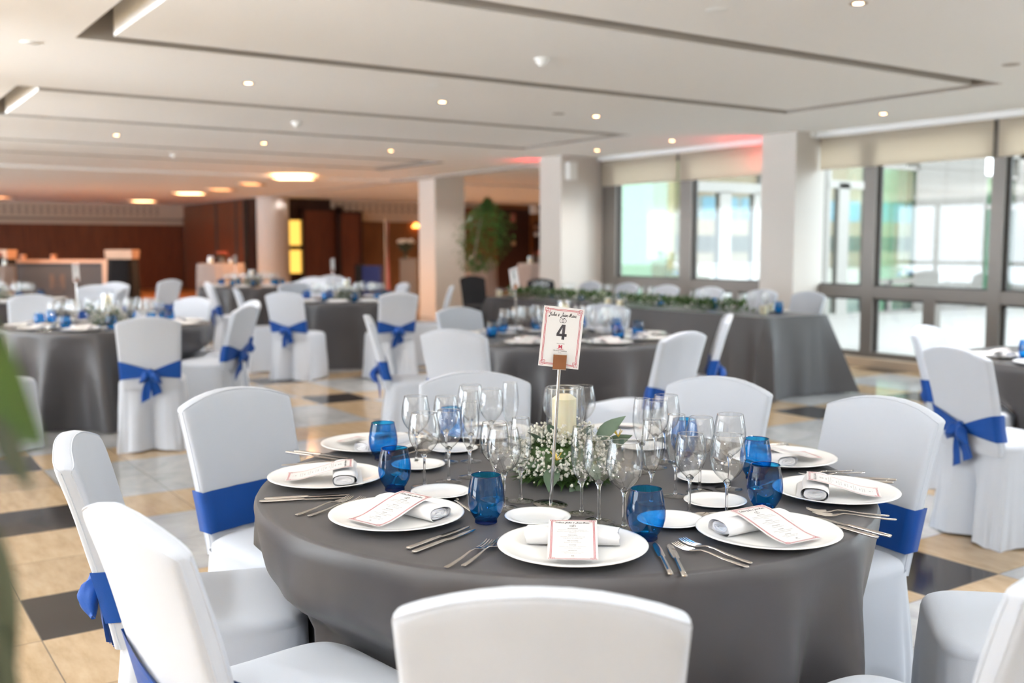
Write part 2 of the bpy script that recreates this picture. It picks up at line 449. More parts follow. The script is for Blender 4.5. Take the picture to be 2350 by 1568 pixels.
blind(8.74, 10.61, 'cream roller blind tinted red, between the blind gap and the big white pillar')
blind(5.98, 8.17, 'long cream roller blind over the window nearest the big white pillar')
blind(2.9, 5.92, 'cream roller blind past the dark mullion at the edge of the view')
struct(box_obj('trim_2', VALANCE, (9.93, 10.06, 8.74, 12.33, 2.685, CEIL)))
struct(box_obj('trim_3', VALANCE, (9.93, 10.06, -5, 8.17, 2.685, CEIL)))
# partition track between the two halls
struct(box_obj('trim_4', SLOTGREY, (9.78, 9.86, 12.9, 33.6, CEIL - .065, CEIL + .01)))
# walls of the far hall
def wall_back():
    struct(box_obj('wall_back', WOOD, (-9, 9.9, 33.6, 33.8, 0, 2.06)))
    c = MB(); c.box(-9, 9.9, 33.45, 33.8, 2.06, 2.16); c.box(-9, 9.9, 33.55, 33.8, 2.16, 2.28); c.box(-9, 9.9, 33.40, 33.8, 2.28, 2.70)
    struct(c.build('trim_5', CORNICE, smooth=False))
    d = MB()
    for k in range(90):
        for r in range(2): d.box(-8.9 + k * .2, -8.8 + k * .2, 33.385, 33.40, 2.36 + r * .14, 2.45 + r * .14)
    d.box(-9, 9.9, 33.535, 33.55, 2.18, 2.26)
    struct(d.build('trim_6', CORNICEDK, smooth=False))
wall_back()
def wall_hall():
    struct(box_obj('wall_hall', WOODTAN, (9.9, 24, 27.0, 27.2, 0, 2.10)))
    struct(box_obj('wall_hall_return', WOODDARK, (9.9, 10.0, 27.0, 33.6, 0, 2.75)))
    struct(box_obj('wall_hall_above', WOODDARK, (9.9, 12.2, 27.0, 27.2, 2.10, 2.75)))
    c = MB(); c.box(12.0, 17.6, 26.85, 27.2, 2.10, 2.28); c.box(12.0, 17.6, 26.78, 27.2, 2.28, 2.70)
    struct(c.build('trim_7', CORNICE, smooth=False))
    d = MB()
    for k in range(26):
        for r in range(2): d.box(12.1 + k * .21, 12.2 + k * .21, 26.765, 26.78, 2.36 + r * .14, 2.45 + r * .14)
    struct(d.build('trim_8', CORNICEDK, smooth=False))
    struct(box_obj('wall_hall_upper', WOODTAN, (17.6, 24, 26.9, 27.2, 2.1, 2.7)))
    struct(box_obj('wall_hall_pier', WOODRED, (15.9, 17.5, 26.6, 27.0, 0, 2.55)))
    struct(box_obj('wall_hall_recess', WOODDARK, (17.5, 18.9, 26.85, 27.0, 0, 2.55)))
    struct(box_obj('wall_hall_end', WOODDARK, (23.8, 24, 10, 27.0, 0, 2.7)))
wall_hall()
# folding partition leaves standing on the track line
def leaf_panel(v0, v1, label):
    p = thing('partition_panel', label, 'partition panel', (9.85, (v0 + v1) / 2, 0), 0)
    struct(p); p['category'] = 'partition panel'
    h = (v1 - v0) / 2
    MB().box(-.05, .05, -h, h, .02, CEIL - .1).build('panel', WOOD, p, smooth=False)
    e = MB(); e.box(-.055, .055, -h - .02, -h + .05, .02, CEIL - .1); e.box(-.055, .055, h - .05, h + .02, .02, CEIL - .1)
    e.build('edge_post', FRAMEDARK, p, smooth=False)
leaf_panel(30.2, 33.5, 'wide mahogany folding partition leaf reaching the back wall')
leaf_panel(28.45, 30.1, 'narrower mahogany folding partition leaf beside the round column')
leaf_panel(27.75, 28.35, 'narrow partition leaf with dark edges next to the round column')
def door(n, x0, x1, y, z1, mat, pull=False):
    d = thing('door_%d' % n, None, None, (x0, y, 0)); struct(d)
    MB().box(0, x1 - x0, 0, .10, .01, z1).build('door_leaf', mat, d, smooth=False)
    fr = MB(); fr.box(-.08, 0, -.02, .12, 0, z1 + .08); fr.box(x1 - x0, x1 - x0 + .08, -.02, .12, 0, z1 + .08); fr.box(-.08, x1 - x0 + .08, -.02, .12, z1, z1 + .08)
    fr.build('door_frame', WOODDARK, d, smooth=False)
    if pull: MB().tube([(.12, -.05, .9), (.12, -.05, 1.4)], .018).build('door_handle', STEEL, d)
    return d
# doors and lit amber lights by the round column
x = lambda px, Y: at_y(px, 560, Y).x
da = door(1, x(657, 26.95), x(664, 26.95), 26.9, 2.45, WOODDARK)
am = thing('amber_glass_light', 'pair of lit amber glass panels in the dark doorway behind the round column', 'glass panel', (0, 26.86, 0))
xa, xb = x(666, 26.86), x(700, 26.86)
z_ = lambda py, px, Y: at_y(px, py, Y).z
MB().box(xa, xb, 0, .04, z_(563, 680, 26.86), z_(506, 680, 26.86)).build('upper_pane', YELLOW, am, smooth=False)
MB().box(xa, xb, 0, .04, z_(627, 680, 26.86), z_(574, 680, 26.86)).build('lower_pane', YELLOW, am, smooth=False)
fm = MB(); fm.box(xa - .15, xb, .06, .10, 0, 2.5); fm.box(xa - .15, xb, .0, .07, z_(563, 680, 26.86), z_(574, 680, 26.86))
fm.build('pane_frame', WOODDARK, am, smooth=False)
door(2, x(700, 26.7), x(770, 26.7), 26.7, 2.36, WOODRED)
struct(box_obj('wall_hall_reveal', WOODDARK, (x(770, 26.8), x(784, 26.8), 26.7, 27.0, 0, 2.5)))
door(3, x(784, 26.4), x(826, 26.4), 26.4, 2.28, WOODRED)
struct(box_obj('wall_hall_head', WOODDARK, (x(655, 26.5), x(774, 26.5), 26.85, 27.0, 2.3, CEIL - .05)))
door(4, x(1236, 26.8), x(1290, 26.8), 26.8, 2.05, WOODDARK)
# the parts of the shell the photo looks away from: big daylight windows with mullions, white wall
struct(box_obj('wall_left_sill', WALLWHITE, (-6.6, -6.4, -5, 37, 0, .12)))
mw = MB()
for k in range(18): mw.box(-6.55, -6.42, -5 + 1.5 * k, -4.9 + 1.5 * k, .12, 2.75)
mw.box(-6.55, -6.42, -5, 20, .85, .95); mw.box(-6.55, -6.42, -5, 20, 2.55, 2.75)
struct(mw.build('window_4', FRAME, smooth=False))
struct(box_obj('wall_left_light_stop', WALLWHITE, (-6.6, -6.4, -5, 3.2, 0, CEIL)))  # unseen solid panel added over the near windows to dim their light
struct(box_obj('wall_left', WOOD, (-9, -6.42, 20.6, 20.8, 0, 2.75)))
struct(box_obj('wall_front', WALLWHITE, (-6.6, 10.4, -5.15, -5, 0, CEIL)))
struct(box_obj('roof_sun_blocker', WALLWHITE, (-6.6, 10.5, -5.2, 37, 3.3, 15)))  # unseen block added to keep the sun off the courtyard
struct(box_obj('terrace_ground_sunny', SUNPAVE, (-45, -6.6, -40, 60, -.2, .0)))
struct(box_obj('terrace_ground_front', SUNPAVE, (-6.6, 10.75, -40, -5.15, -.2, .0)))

# ------------------------------------------------------------------ courtyard outside
YF = 12.8
fx = lambda px: at_y(px, 560, YF).x
fz = lambda px, py: at_y(px, py, YF).z
fw = MB()
segs = [(fx(1752) , fx(1898)), (fx(2104), fx(2256)), (fx(2330), 40)]
for a, b_ in segs: fw.box(a, b_, YF, YF + .3, 0, 6.5)
fw.box(10.5, 40, YF, YF + .3, 3.35, 6.5)
struct(fw.build('wall_courtyard', FACADE, smooth=False))
jn = MB()
for (a, b_) in segs[1:]:
    k = a
    while k < min(b_, 26): jn.box(k, k + .012, YF - .004, YF, 0, 6.5); k += .95
    for zz in (.75, 1.5, 2.25, 3.0, 3.75, 4.5): jn.box(a, min(b_, 30), YF - .004, YF, zz, zz + .012)
struct(jn.build('trim_9', JOINT, smooth=False))
def glazed(n, px0, px1, ztop, pane_mat, frame_w=.05, mull=(), mat=WHITEFRAME, bottom=.02):
    w = thing('window_%d' % n, None, None); struct(w)
    a, b_ = fx(px0), fx(px1); fr = MB()
    fr.box(a, a + frame_w, YF, YF + .1, 0, ztop); fr.box(b_ - frame_w, b_, YF, YF + .1, 0, ztop); fr.box(a, b_, YF, YF + .1, ztop - frame_w, ztop); fr.box(a, b_, YF, YF + .1, 0, bottom + .06)
    for m0, m1, z0, z1 in mull: fr.box(m0, m1, YF - .01, YF + .1, z0, z1)
    fr.build('frame', mat, w, smooth=False)
    MB().box(a, b_, YF + .05, YF + .058, 0, ztop).build('pane', pane_mat, w, smooth=False)
    return a, b_
glazed(6, 1395, 1588, 3.35, GREENPANE)
a, b_ = fx(1588), fx(1752)
dz = fz(1670, 440)
glazed(7, 1588, 1752, 3.35, DOORPANE, .10, [(a, b_, dz - .02, dz + .16), (fx(1650), fx(1676), 0, dz), (a, fx(1596), 0, dz), (fx(1728), b_, 0, dz), (a, b_, 0, .12)])
glazed(8, 1898, 1990, 3.35, DOORPANE, .08, [(fx(1922), fx(1946), 0, 2.6), (fx(1898), fx(1990), 2.5, 2.65)])
glazed(9, 1998, 2104, 3.0, GREENPANE, .06, [(fx(1998), fx(2104), .62, .72), (fx(2042), fx(2050), 0, .7)], FRAME)
glazed(10, 2256, 2330, 2.95, GREENPANE, .06, [(fx(2256), fx(2330), 2.2, 2.3)], FRAME)
# stand-in panels behind that glass, its reflections painted in their colour
struct(box_obj('wall_hall_light_stop', WALLWHITE, (11.0, 24, 14.5, 14.6, 0, 3.4)))  # wall added to keep outdoor light out of the hall
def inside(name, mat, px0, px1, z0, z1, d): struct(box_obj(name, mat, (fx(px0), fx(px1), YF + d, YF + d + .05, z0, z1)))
inside('reflection_green', REFLGREEN, 1380, 1542, 0, 3.35, .5)
inside('reflection_tan', OPPOTAN, 1535, 1760, 0, 3.35, 1.4)
inside('reflection_tan_two', OPPOTAN, 1890, 2000, 0, 2.6, 1.6)
inside('reflection_green_two', REFLGREEN, 1990, 2106, 0, 3.0, .5)
inside('reflection_green_three', REFLGREEN, 2250, 2335, 0, 3.0, .6)
tag(box_obj('clipped_hedge', HEDGE, (fx(1936), fx(1992), YF + 1.2, YF + 1.55, 0, 1.25)), 'green hedge seen through the white courtyard door beside the dark mullion', 'hedge')
rl = thing('balustrade', 'pale balustrade rail standing in for its reflection in the double door glass', 'railing', (fx(1560), YF + .9, 0))  # reflected rail modelled as a solid one behind the glass
L_ = fx(1745) - fx(1560)
zr = fz(1670, 590)
MB().box(-.9, L_, -.02, .02, zr - .04, zr + .02).build('handrail', RAILW, rl, smooth=False)
for k in range(7): MB().box(-.8 + k * (L_ + .8) / 6.5, -.74 + k * (L_ + .8) / 6.5, -.02, .02, .02, zr - .04).build('post', FRAMEDARK, rl, smooth=False)
# the building on the other side of the courtyard, seen mirrored in the glass doors
op = thing('building_opposite', None, None); struct(op)
MB().box(41, 85, -18.6, -18, 0, 9).build('wall', OPPOTAN, op, smooth=False)
b = MB()
for k in range(26): b.box(41.5 + k * 1.65, 42.9 + k * 1.65, -18, -17.95, 3.0, 4.3)
b.build('glazing', INBLUE, op, smooth=False)
MB().box(41, 85, -18, -17.96, 1.0, 2.0).build('shopfront', INDARK, op, smooth=False)
# ------------------------------------------------------------------ covered chair with a tied sash
def sgn_pow(c, p): return math.copysign(abs(c) ** p, c)
def yc(z): return .205 + .20 * (z - .44) + .14 * (z - .44) ** 2
def hw(z): return .190 + .020 * (z - .44) / .46
def make_chair(variant=0, WHITE=WHITE, plain=False):
    rnd = random.Random(11 + variant)
    root = thing('banquet_chair', 'chair', 'chair')
    # backrest: a padded slab leaning back, its top edge arched
    S = [-1, -.998, -.99, -.975, -.95, -.9, -.8, -.6, -.4, -.2, 0, .2, .4, .6, .8, .9, .95, .975, .99, .998, 1]
    T = [0, .1, .2, .3, .4, .5, .6, .7, .8, .88, .93, .965, .98, .99, .996, 1]
    def back(side):
        def fn(i, j):
            s, t = S[i], T[j]
            ztop = .884 + .046 * (1 - abs(s) ** 2.1) - .004 * max(0, (abs(s) - .95) / .05) ** 2
            z = .43 + t * (ztop - .43)
            x = s * hw(z)
            ed = (max(0, 1 - abs(s) ** 34)) ** .3 * (max(0, 1 - t ** 60)) ** .3; e = .025 * ed
            wr = .0022 * math.sin(9 * s + 5 * t + variant) * math.sin(7 * t + 2 * s)
            return (x, yc(z) - .014 * s * s + side * (e + wr * ed), z)
        return fn
    mb = MB()
    mb.quad_grid(back(1), len(S), len(T))
    b = len(mb.v); mb.quad_grid(back(-1), len(S), len(T))
    k = len(S) * len(T)
    mb.f = [f if i < len(mb.f) // 2 else f[::-1] for i, f in enumerate(mb.f)]
    mb.build('backrest_cover', WHITE, root, sharp=60)
    pp = MB()                                           # seam piping round both edges of the backrest
    for side in (1, -1):
        fn = back(side)
        path = [fn(1, j) for j in range(len(T) - 3)] + [fn(i, len(T) - 3) for i in range(2, len(S) - 2)] + [fn(len(S) - 2, j) for j in range(len(T) - 4, -1, -1)]
        pp.tube([(p[0], p[1] + side * .0008, p[2]) for p in path], .0019, 6)
    pp.build('seam_piping', WHITE, root)
    # seat cushion top
    N = 64
    def ring(a, bx, by, cy, n):
        c, s = math.cos(a), math.sin(a)
        return bx * sgn_pow(c, 2 / n), cy + by * sgn_pow(s, 2 / n)
    RH = [0, .35, .6, .78, .9, .96, .99, 1.0, 1.0]
    ZH = [.497, .496, .494, .491, .486, .478, .468, .458, .448]
    def seat(i, j):
        x, y = ring(2 * PI * i / N, .218 * RH[j], .228 * RH[j], -.018, 5)
        return (x, y, ZH[j] + .0015 * math.sin(22 * x) * math.cos(17 * y) * (j < 6))
    sb = MB(); sb.quad_grid(seat, N, len(RH), cu=True); sb.build('seat_cover', WHITE, root, sharp=70)
    # skirt to the floor, an open inverted pleat at the back
    M, Z = 168, [.452, .44, .42, .39, .34, .28, .22, .16, .10, .05, .012]
    ph = [rnd.uniform(0, 6.28) for _ in range(6)]
    def skirt(i, j):
        a = 2 * PI * i / M; z = Z[j]; d = 1 - z / .452
        x, y = ring(a, .217 + .022 * d, .227 + .022 * d, -.018 + .006 * d, 6)
        w = 1.45 * d * (.0065 * math.sin(7 * a + ph[0]) + .005 * math.sin(11 * a + ph[1] + 2 * d) + .0035 * math.sin(19 * a + ph[2])) + .004 * math.sin(5 * a + 9 * d + ph[3]) * d
        r = math.hypot(x, y + .018); x += x / r * w; y += (y + .018) / r * w
        if y > .1:
            g = .006 + .040 * d
            if abs(x) < g * 1.5:
                q = max(0, 1 - (abs(x) / (g * 1.5)) ** 4); y -= .085 * q * min(1, d * 2.2 + .08)
            y += .012 * d
        return (x, y, z - .012 + .012 * (z / .452) + (.010 * math.cos(4 * a) * (j == len(Z) - 1)))
    kb = MB(); kb.quad_grid(skirt, M, len(Z), cu=True); kb.build('skirt', WHITE, root, sharp=75)
    if plain: return root
    # sash: flat across the front, gathered to a knot behind
    F, B = 12, 22
    loop = [('f', -1 + 2 * k / F) for k in range(F + 1)] + [('b', 1 - 2 * k / B) for k in range(B + 1)]
    ROW = 9
    def sash(i, j):
        side, s = loop[i]; r = j / (ROW - 1)
        if side == 'f':
            z = .500 + .128 * r; y = yc(z) - .014 * s * s - .030; x = s * (hw(z) + .003)
            y += .002 * math.sin(14 * s + 6 * r)
        else:
            p = (1 - abs(s)) ** 1.15
            lo, hi = .500 + .022 * p, .628 - .062 * p
            if s < 0: hi -= .012 * p
            z = lo + (hi - lo) * r; y = yc(z) - .014 * s * s + .0295 + .004 * p + .0065 * p * math.sin(r * 19 + 3 * s); x = s * (hw(z) + .003)
        return (x, y, z)
    sh = MB(); sh.quad_grid(sash, len(loop), ROW, cu=True); so = sh.build('sash', BLUE, root, sharp=0)
    # bow
    bw = MB(); ky = yc(.55) + .045; kz = .546
    bw.blob((0, ky, kz), .026, 12, 8, (.95, .75, 1.15))
    def loopfn(dx, dz, L, H):
        n = 12; q = Vector((dx, 0, dz)).normalized(); pz = Vector((-q.z, 0, q.x))
        def fn(i, j):
            t = i / (n - 1); a = 2 * PI * j / 14
            h = H * (math.sin(PI * min(.97, t ** .75 + .03))) ** .8 + .004; th = .020 * math.sin(PI * t ** .8) + .005
            fold = 1 + .22 * math.sin(3 * a + 5 * t)
            c = Vector((0, ky + .006 + .012 * math.sin(PI * t), kz)) + q * (L * t) + Vector((0, 0, -.02 * t * t))
            return c + pz * (h * math.cos(a) * fold) + Vector((0, th * math.sin(a) * fold, 0))
        return fn, n
    for dx, dz, L, H in ((-1, -.75, .088, .026), (1, -.62, .082, .024)):
        fn, n = loopfn(dx, dz, L, H); b0 = len(bw.v); bw.quad_grid(fn, n, 14, cv=True); bw.f.append(tuple(range(b0 + (n - 1) * 14, b0 + n * 14)))
    def tail(x0, dx, L, W, seed):
        n = 10
        def fn(i, j):
            t, w = i / (n - 1), j / 6 - .5
            ww = W * (.35 + .75 * min(1, t * 1.6)); z = kz - .012 - L * t - (.03 * (w + .5) if t > .95 else 0)
            return (x0 + dx * t + w * ww, ky + .004 + .006 * math.sin(8 * w + 3 * t + seed) * (1 - .3 * t) - .030 * t, z)
        bw.quad_grid(fn, n, 7)
    tail(-.006, -.034, .125, .058, 1 + variant); tail(.010, .026, .165, .052, 3 + variant)
    bw.build('bow', BLUE, so, sharp=0)
    return root
CHAIRS = [Kind(make_chair(0)), Kind(make_chair(1))]
YTOP = yc(.885)
n_chair = [0]; CHP = []
def chair(top_x, top_y, facing, label, group):
    """chair whose backrest top stands at (top_x, top_y) in the camera's ground frame, facing that way"""
    X, Y = cw(top_x, top_y); f = ca(facing)
    n_chair[0] += 1; CHP.append((X + math.cos(f) * YTOP, Y + math.sin(f) * YTOP, f + PI / 2))
    return CHAIRS[n_chair[0] % 2].put((X + math.cos(f) * YTOP, Y + math.sin(f) * YTOP, 0), f + PI / 2, label, group)

# ------------------------------------------------------------------ table cloths
def tuck(x, y, z, ox, oy):
    """cloth is pushed in where a chair seat stands against it"""
    if z > .60: return x, y
    k = min(1, (.60 - z) / .13); k = k * k * (3 - 2 * k)
    for cx, cy, rz in CHP:
        dx, dy = x + ox - cx, y + oy - cy
        if abs(dx) > .6 or abs(dy) > .6: continue
        c, s = math.cos(rz), math.sin(rz); lx, ly = c * dx + s * dy, -s * dx + c * dy
        if ly > -.258 and abs(lx) < .36:
            q = min(1, max(0, (.36 - abs(lx)) / .11)); q = q * q * (3 - 2 * q)
            ny = ly + (-.258 - ly) * k * q
            x += -s * (ny - ly); y += c * (ny - ly)
    return x, y
def round_cloth(name, X, Y, Rr, label, folds=13, seed=0, group=None, mat=None, H=.75, hem=.10, pleat=.5):
    rnd = random.Random(seed); N = 208
    Zs = [1.0, .996, .988, .972, .945, .91, .87, .83, .79, .74, .69, .63, .55, .46, .34, .22, .12, .05, .008]
    amps = [rnd.uniform(.6, 1.3) for _ in range(folds)]; offs = [rnd.uniform(-.25, .25) for _ in range(folds)]
    def fold(a):
        u = (a / (2 * PI) * folds) % folds; k = int(u); t = u - k
        c = .5 + offs[k]
        w = math.exp(-((t - c) / .20) ** 2)
        return amps[k] * w
    def fn(i, j):
        a = 2 * PI * i / N
        if j < 4:
            r = Rr * (0, .5, .85, .97)[j]; return (r * math.cos(a), r * math.sin(a), H)
        k = j - 4; z = Zs[k] * H; d = 1 - Zs[k]
        rr = Rr - .012 * (1 - min(1, d / .03)) + .008
        ease = min(1, d / .5)
        rr += -.028 * ease + hem * ease * (fold(a + .12 * d * math.sin(3 * a + seed)) - .42) * (pleat + .9 * d)
        xx, yy = tuck(rr * math.cos(a), rr * math.sin(a), z, X, Y)
        return (xx, yy, z)
    mb = MB(); mb.quad_grid(fn, N, 4 + len(Zs), cu=True)
    o = mb.build(name, mat or CLOTH, sharp=70); o.location = (X, Y, 0)
    return tag(o, label, 'tablecloth', group)

# ------------------------------------------------------------------ table ware
def k_plate(name, r, h, well, label='plate'):
    root = thing(name, label, 'plate')
    p = [(well * .55, 0), (well * .95, 0), (well, .001), (r - .004, h - .003), (r, h - .0015), (r - .001, h), (r - .006, h - .0002), (r - .014, h - .0022), (well + .012, .0075), (well, .0048), (well - .012, .0035), (0, .003)]
    MB().lathe(p, 56).build('dish', CHINA, root, sharp=0)
    return root
def lathe_obj(name, prof, mat, parent, n=36, z0=0, sharp=50): return MB().lathe(prof, n, 0, 0, z0).build(name, mat, parent, sharp=sharp)
def k_wine(kind):
    lab = {'w': 'wine_glass', 's': 'wine_glass', 'f': 'champagne_flute'}[kind]
    root = thing(lab, lab, 'glass')
    if kind == 'w':
        H, zs, prof = .203, .088, [(.0045, 0), (.012, .005), (.026, .018), (.0365, .034), (.0415, .050), (.0425, .060), (.0415, .075), (.0385, .095), (.034, .115)]
    elif kind == 's':
        H, zs, prof = .200, .092, [(.0045, 0), (.011, .005), (.023, .017), (.0325, .032), (.0370, .047), (.0380, .056), (.0372, .070), (.0345, .090), (.0305, .108)]
    else:
        H, zs, prof = .215, .080, [(.0045, 0), (.010, .006), (.0185, .022), (.0245, .044), (.0268, .066), (.0265, .088), (.0245, .112), (.0215, .135)]
    # smooth the bowl profile
    P = []
    for i in range(len(prof) - 1):
        p0, p1, p2, p3 = prof[max(0, i - 1)], prof[i], prof[i + 1], prof[min(len(prof) - 1, i + 2)]
        for k in range(4):
            t = k / 4
            P.append(tuple(.5 * (2 * p1[c] + (p2[c] - p0[c]) * t + (2 * p0[c] - 5 * p1[c] + 4 * p2[c] - p3[c]) * t * t + (3 * p1[c] - p0[c] - 3 * p2[c] + p3[c]) * t ** 3) for c in (0, 1)))
    P.append(prof[-1]); r1, z1 = prof[-1]
    lathe_obj('bowl', P, GLASS, root, 40, zs, 0)
    MB().tube([(r1 * math.cos(2 * PI * k / 40), r1 * math.sin(2 * PI * k / 40), zs + z1) for k in range(41)], .0007, 6, False).build('rim', SOLID, root)
    lathe_obj('stem', [(0, .006), (.0065, .0062), (.0042, .012), (.0034, .025), (.0033, zs * .6), (.0036, zs - .016), (.0048, zs - .007), (.010, zs + .003), (.004, zs + .008), (0, zs + .010)], SOLID, root, 20, 0, 0)
    fr = .036 if kind != 'f' else .033
    lathe_obj('foot', [(0, .0003), (fr - .001, .0003), (fr, .0012), (fr - .001, .0020), (fr * .6, .0032), (.010, .0055), (.0, .0060)], GLASS, root, 40, 0, 40)
    return root
def k_tumbler():
    root = thing('blue_tumbler', 'tumbler', 'glass')
    prof = [(.0265, .010), (.0330, .020), (.0390, .032), (.0428, .046), (.0438, .056), (.0430, .070), (.0405, .088), (.0370, .104), (.0350, .114)]
    lathe_obj('wall', prof, TUMBLER, root, 44, 0, 0)
    lathe_obj('base', [(0, .0004), (.0245, .0004), (.0265, .002), (.0262, .010), (.022, .0125), (0, .012)], TUMBASE, root, 44, 0, 40)
    MB().tube([(.035 * math.cos(2 * PI * k / 44), .035 * math.sin(2 * PI * k / 44), .114) for k in range(45)], .0009, 6, False).build('rim', TUMBASE, root)
    return root
def rounded_bar(mb, pts):
    """bar of changing width and thickness along +y: (y, half width, half thickness, z)"""
    n = 12
    mb.quad_grid(lambda i, j: (pts[i][1] * math.cos(2 * PI * j / n), pts[i][0], pts[i][3] + pts[i][2] * math.sin(2 * PI * j / n)), len(pts), n, cv=True)
    e = len(mb.v) - n; mb.f.append(tuple(range(e, e + n))); s = e - (len(pts) - 1) * n; mb.f.append(tuple(range(s, s + n))[::-1])
def k_fork():
    root = thing('fork', 'fork', 'cutlery'); h = MB()
    rounded_bar(h, [(-.095, .002, .001, .0035), (-.092, .0055, .0022, .0035), (-.075, .0058, .0022, .0035), (-.03, .0040, .0018, .006), (.005, .0026, .0016, .010), (.025, .0026, .0016, .0105), (.036, .0060, .0012, .0085)])
    h.build('handle', STEEL, root)
    t = MB()
    rounded_bar(t, [(.034, .0055, .0012, .0087), (.042, .0112, .0010, .0072), (.052, .0122, .0010, .0058)])
    for x in (-.0100, -.0034, .0034, .0100):
        t.tube([(x, .050, .0058), (x, .068, .0052), (x * .98, .085, .0075), (x * .95, .098, .0115)], [.0017, .0016, .0014, .0007], 6)
    t.build('tines', STEEL, root); return root
def k_knife():
    root = thing('table_knife', 'knife', 'cutlery'); h = MB()
    rounded_bar(h, [(-.105, .002, .0015, .0042), (-.102, .0062, .0036, .0042), (-.08, .0065, .0038, .0042), (-.02, .0056, .0036, .0045), (.006, .0048, .0030, .0048)])
    h.build('handle', STEEL, root)
    b = MB(); rounded_bar(b, [(.004, .0046, .0022, .0048), (.012, .0082, .0009, .0045), (.06, .0088, .0008, .0042), (.095, .0072, .0007, .004), (.108, .0030, .0006, .004), (.111, .0006, .0004, .004)])
    b.build('blade', STEEL, root); return root
def k_spoon():
    root = thing('dessert_spoon', 'spoon', 'cutlery'); h = MB()
    rounded_bar(h, [(-.085, .002, .001, .0035), (-.082, .0052, .0020, .0035), (-.06, .0052, .0020, .0035), (-.015, .0034, .0017, .006), (.02, .0024, .0015, .010), (.034, .0030, .0013, .010)])
    h.build('handle', STEEL, root)
    b = MB()
    def fn(i, j):
        a = 2 * PI * i / 28; r = j / 5
        return (.0165 * r * math.cos(a), .054 + .025 * r * math.sin(a), .0035 + .0065 * r * r)
    b.quad_grid(fn, 28, 6, cu=True); b.build('bowl', STEEL, root, sharp=0); return root
def k_napkin():
    root = thing('folded_napkin', 'napkin', 'napkin'); mb = MB()
    # rolled flat: layered oval cross section along x, the free folds standing open at the ends
    def layer(a0, b0, cy, cz, L, ph):
        n = 30
        def fn(i, j):
            t = -1 + 2 * i / 16; a = 2 * PI * j / n
            k = 1 + .03 * math.sin(5 * t + ph) + .02 * math.sin(3 * a + ph)
            x = t * L / 2 + .003 * math.sin(2 * a + ph) * (abs(t) > .98)
            return (x, cy + a0 * k * sgn_pow(math.cos(a), .8) + .002 * math.sin(3 * t), cz + b0 * k * sgn_pow(math.sin(a), .8))
        mb.quad_grid(fn, 17, n, cv=True)
    layer(.033, .0175, 0, .0185, .200, 0)
    layer(.028, .0125, -.002, .0195, .196, 1.2); layer(.020, .0075, -.003, .0200, .199, 2.2); layer(.011, .0032, -.004, .0200, .194, 3)
    layer(.026, .0035, .022, .0065, .190, 4)
    for t, s in ((-.094, 1), (.094, -1)):
        b = len(mb.v); n = 30
        mb.v += [(t, .0275 * sgn_pow(math.cos(2 * PI * j / n), .8) - .002, .0195 + .012 * sgn_pow(math.sin(2 * PI * j / n), .8)) for j in range(n)]
        mb.f.append(tuple(range(b, b + n)))
    mb.build('roll', NAPKIN, root, sharp=50); return root

# ------------------------------------------------------------------ printed cards
GLYPH = {  # joined handwriting, drawn as pen strokes (x, y) with x-height 1
 'E': (1.1, [[(.95, 1.75), (.5, 1.95), (.15, 1.6), (.45, 1.1), (.7, 1.05), (.3, .95), (.05, .45), (.35, 0), (.8, .15), (1.05, .4)]]),
 'n': (.95, [[(0, .1), (.15, .95), (.2, .1), (.25, .5), (.5, .95), (.65, .8), (.62, .2), (.75, 0), (.95, .2)]]),
 'l': (.55, [[(0, .1), (.3, 1.2), (.42, 1.9), (.28, 2.05), (.2, 1.4), (.2, .3), (.35, 0), (.55, .2)]]),
 'a': (.95, [[(.65, .85), (.35, .98), (.05, .5), (.2, 0), (.5, .25), (.68, .95), (.62, .2), (.75, 0), (.95, .2)]]),
 'c': (.75, [[(.55, .8), (.35, .98), (.05, .5), (.25, 0), (.55, .05), (.75, .25)]]),
 'e': (.75, [[(.05, .4), (.45, .6), (.4, .95), (.15, .8), (.1, .3), (.3, 0), (.55, .08), (.75, .25)]]),
 'u': (.95, [[(0, .9), (.08, .2), (.25, 0), (.5, .3), (.62, .95), (.58, .25), (.7, 0), (.95, .2)]]),
 'k': (.85, [[(0, .1), (.3, 1.3), (.36, 1.95), (.2, 1.6), (.12, 0), (.2, .5), (.5, .95), (.45, .55), (.2, .5), (.5, .05), (.85, .2)]]),
 'r': (.7, [[(0, .1), (.2, .9), (.22, 1.02), (.4, .85), (.45, .2), (.55, 0), (.7, .2)]]),
 'Y': (1.2, [[(.05, 1.8), (.2, 1.1), (.45, .95), (.75, 1.3), (.95, 2.0), (.7, .6), (.45, -.6), (.2, -.7), (.3, -.1), (1.2, .3)]]),
 'J': (1.0, [[(.3, 1.7), (.75, 2.0), (.9, 1.9), (.6, .5), (.35, -.7), (.1, -.75), (.15, -.3), (1.0, .25)]]),
 'M': (1.5, [[(0, 0), (.2, .7), (.35, 1.95), (.45, .3), (.5, .1), (.75, 1.2), (.9, 1.95), (1.0, .5), (1.1, 0), (1.5, .2)]]),
 '&': (1.0, [[(.85, .9), (.5, .55), (.2, .15), (.35, -.05), (.6, .2), (.5, .5), (.2, .75), (.3, 1.1), (.6, 1.05)]]),
 '-': (.6, [[(.1, .5), (.5, .55)]]),
 ' ': (.6, []),
}
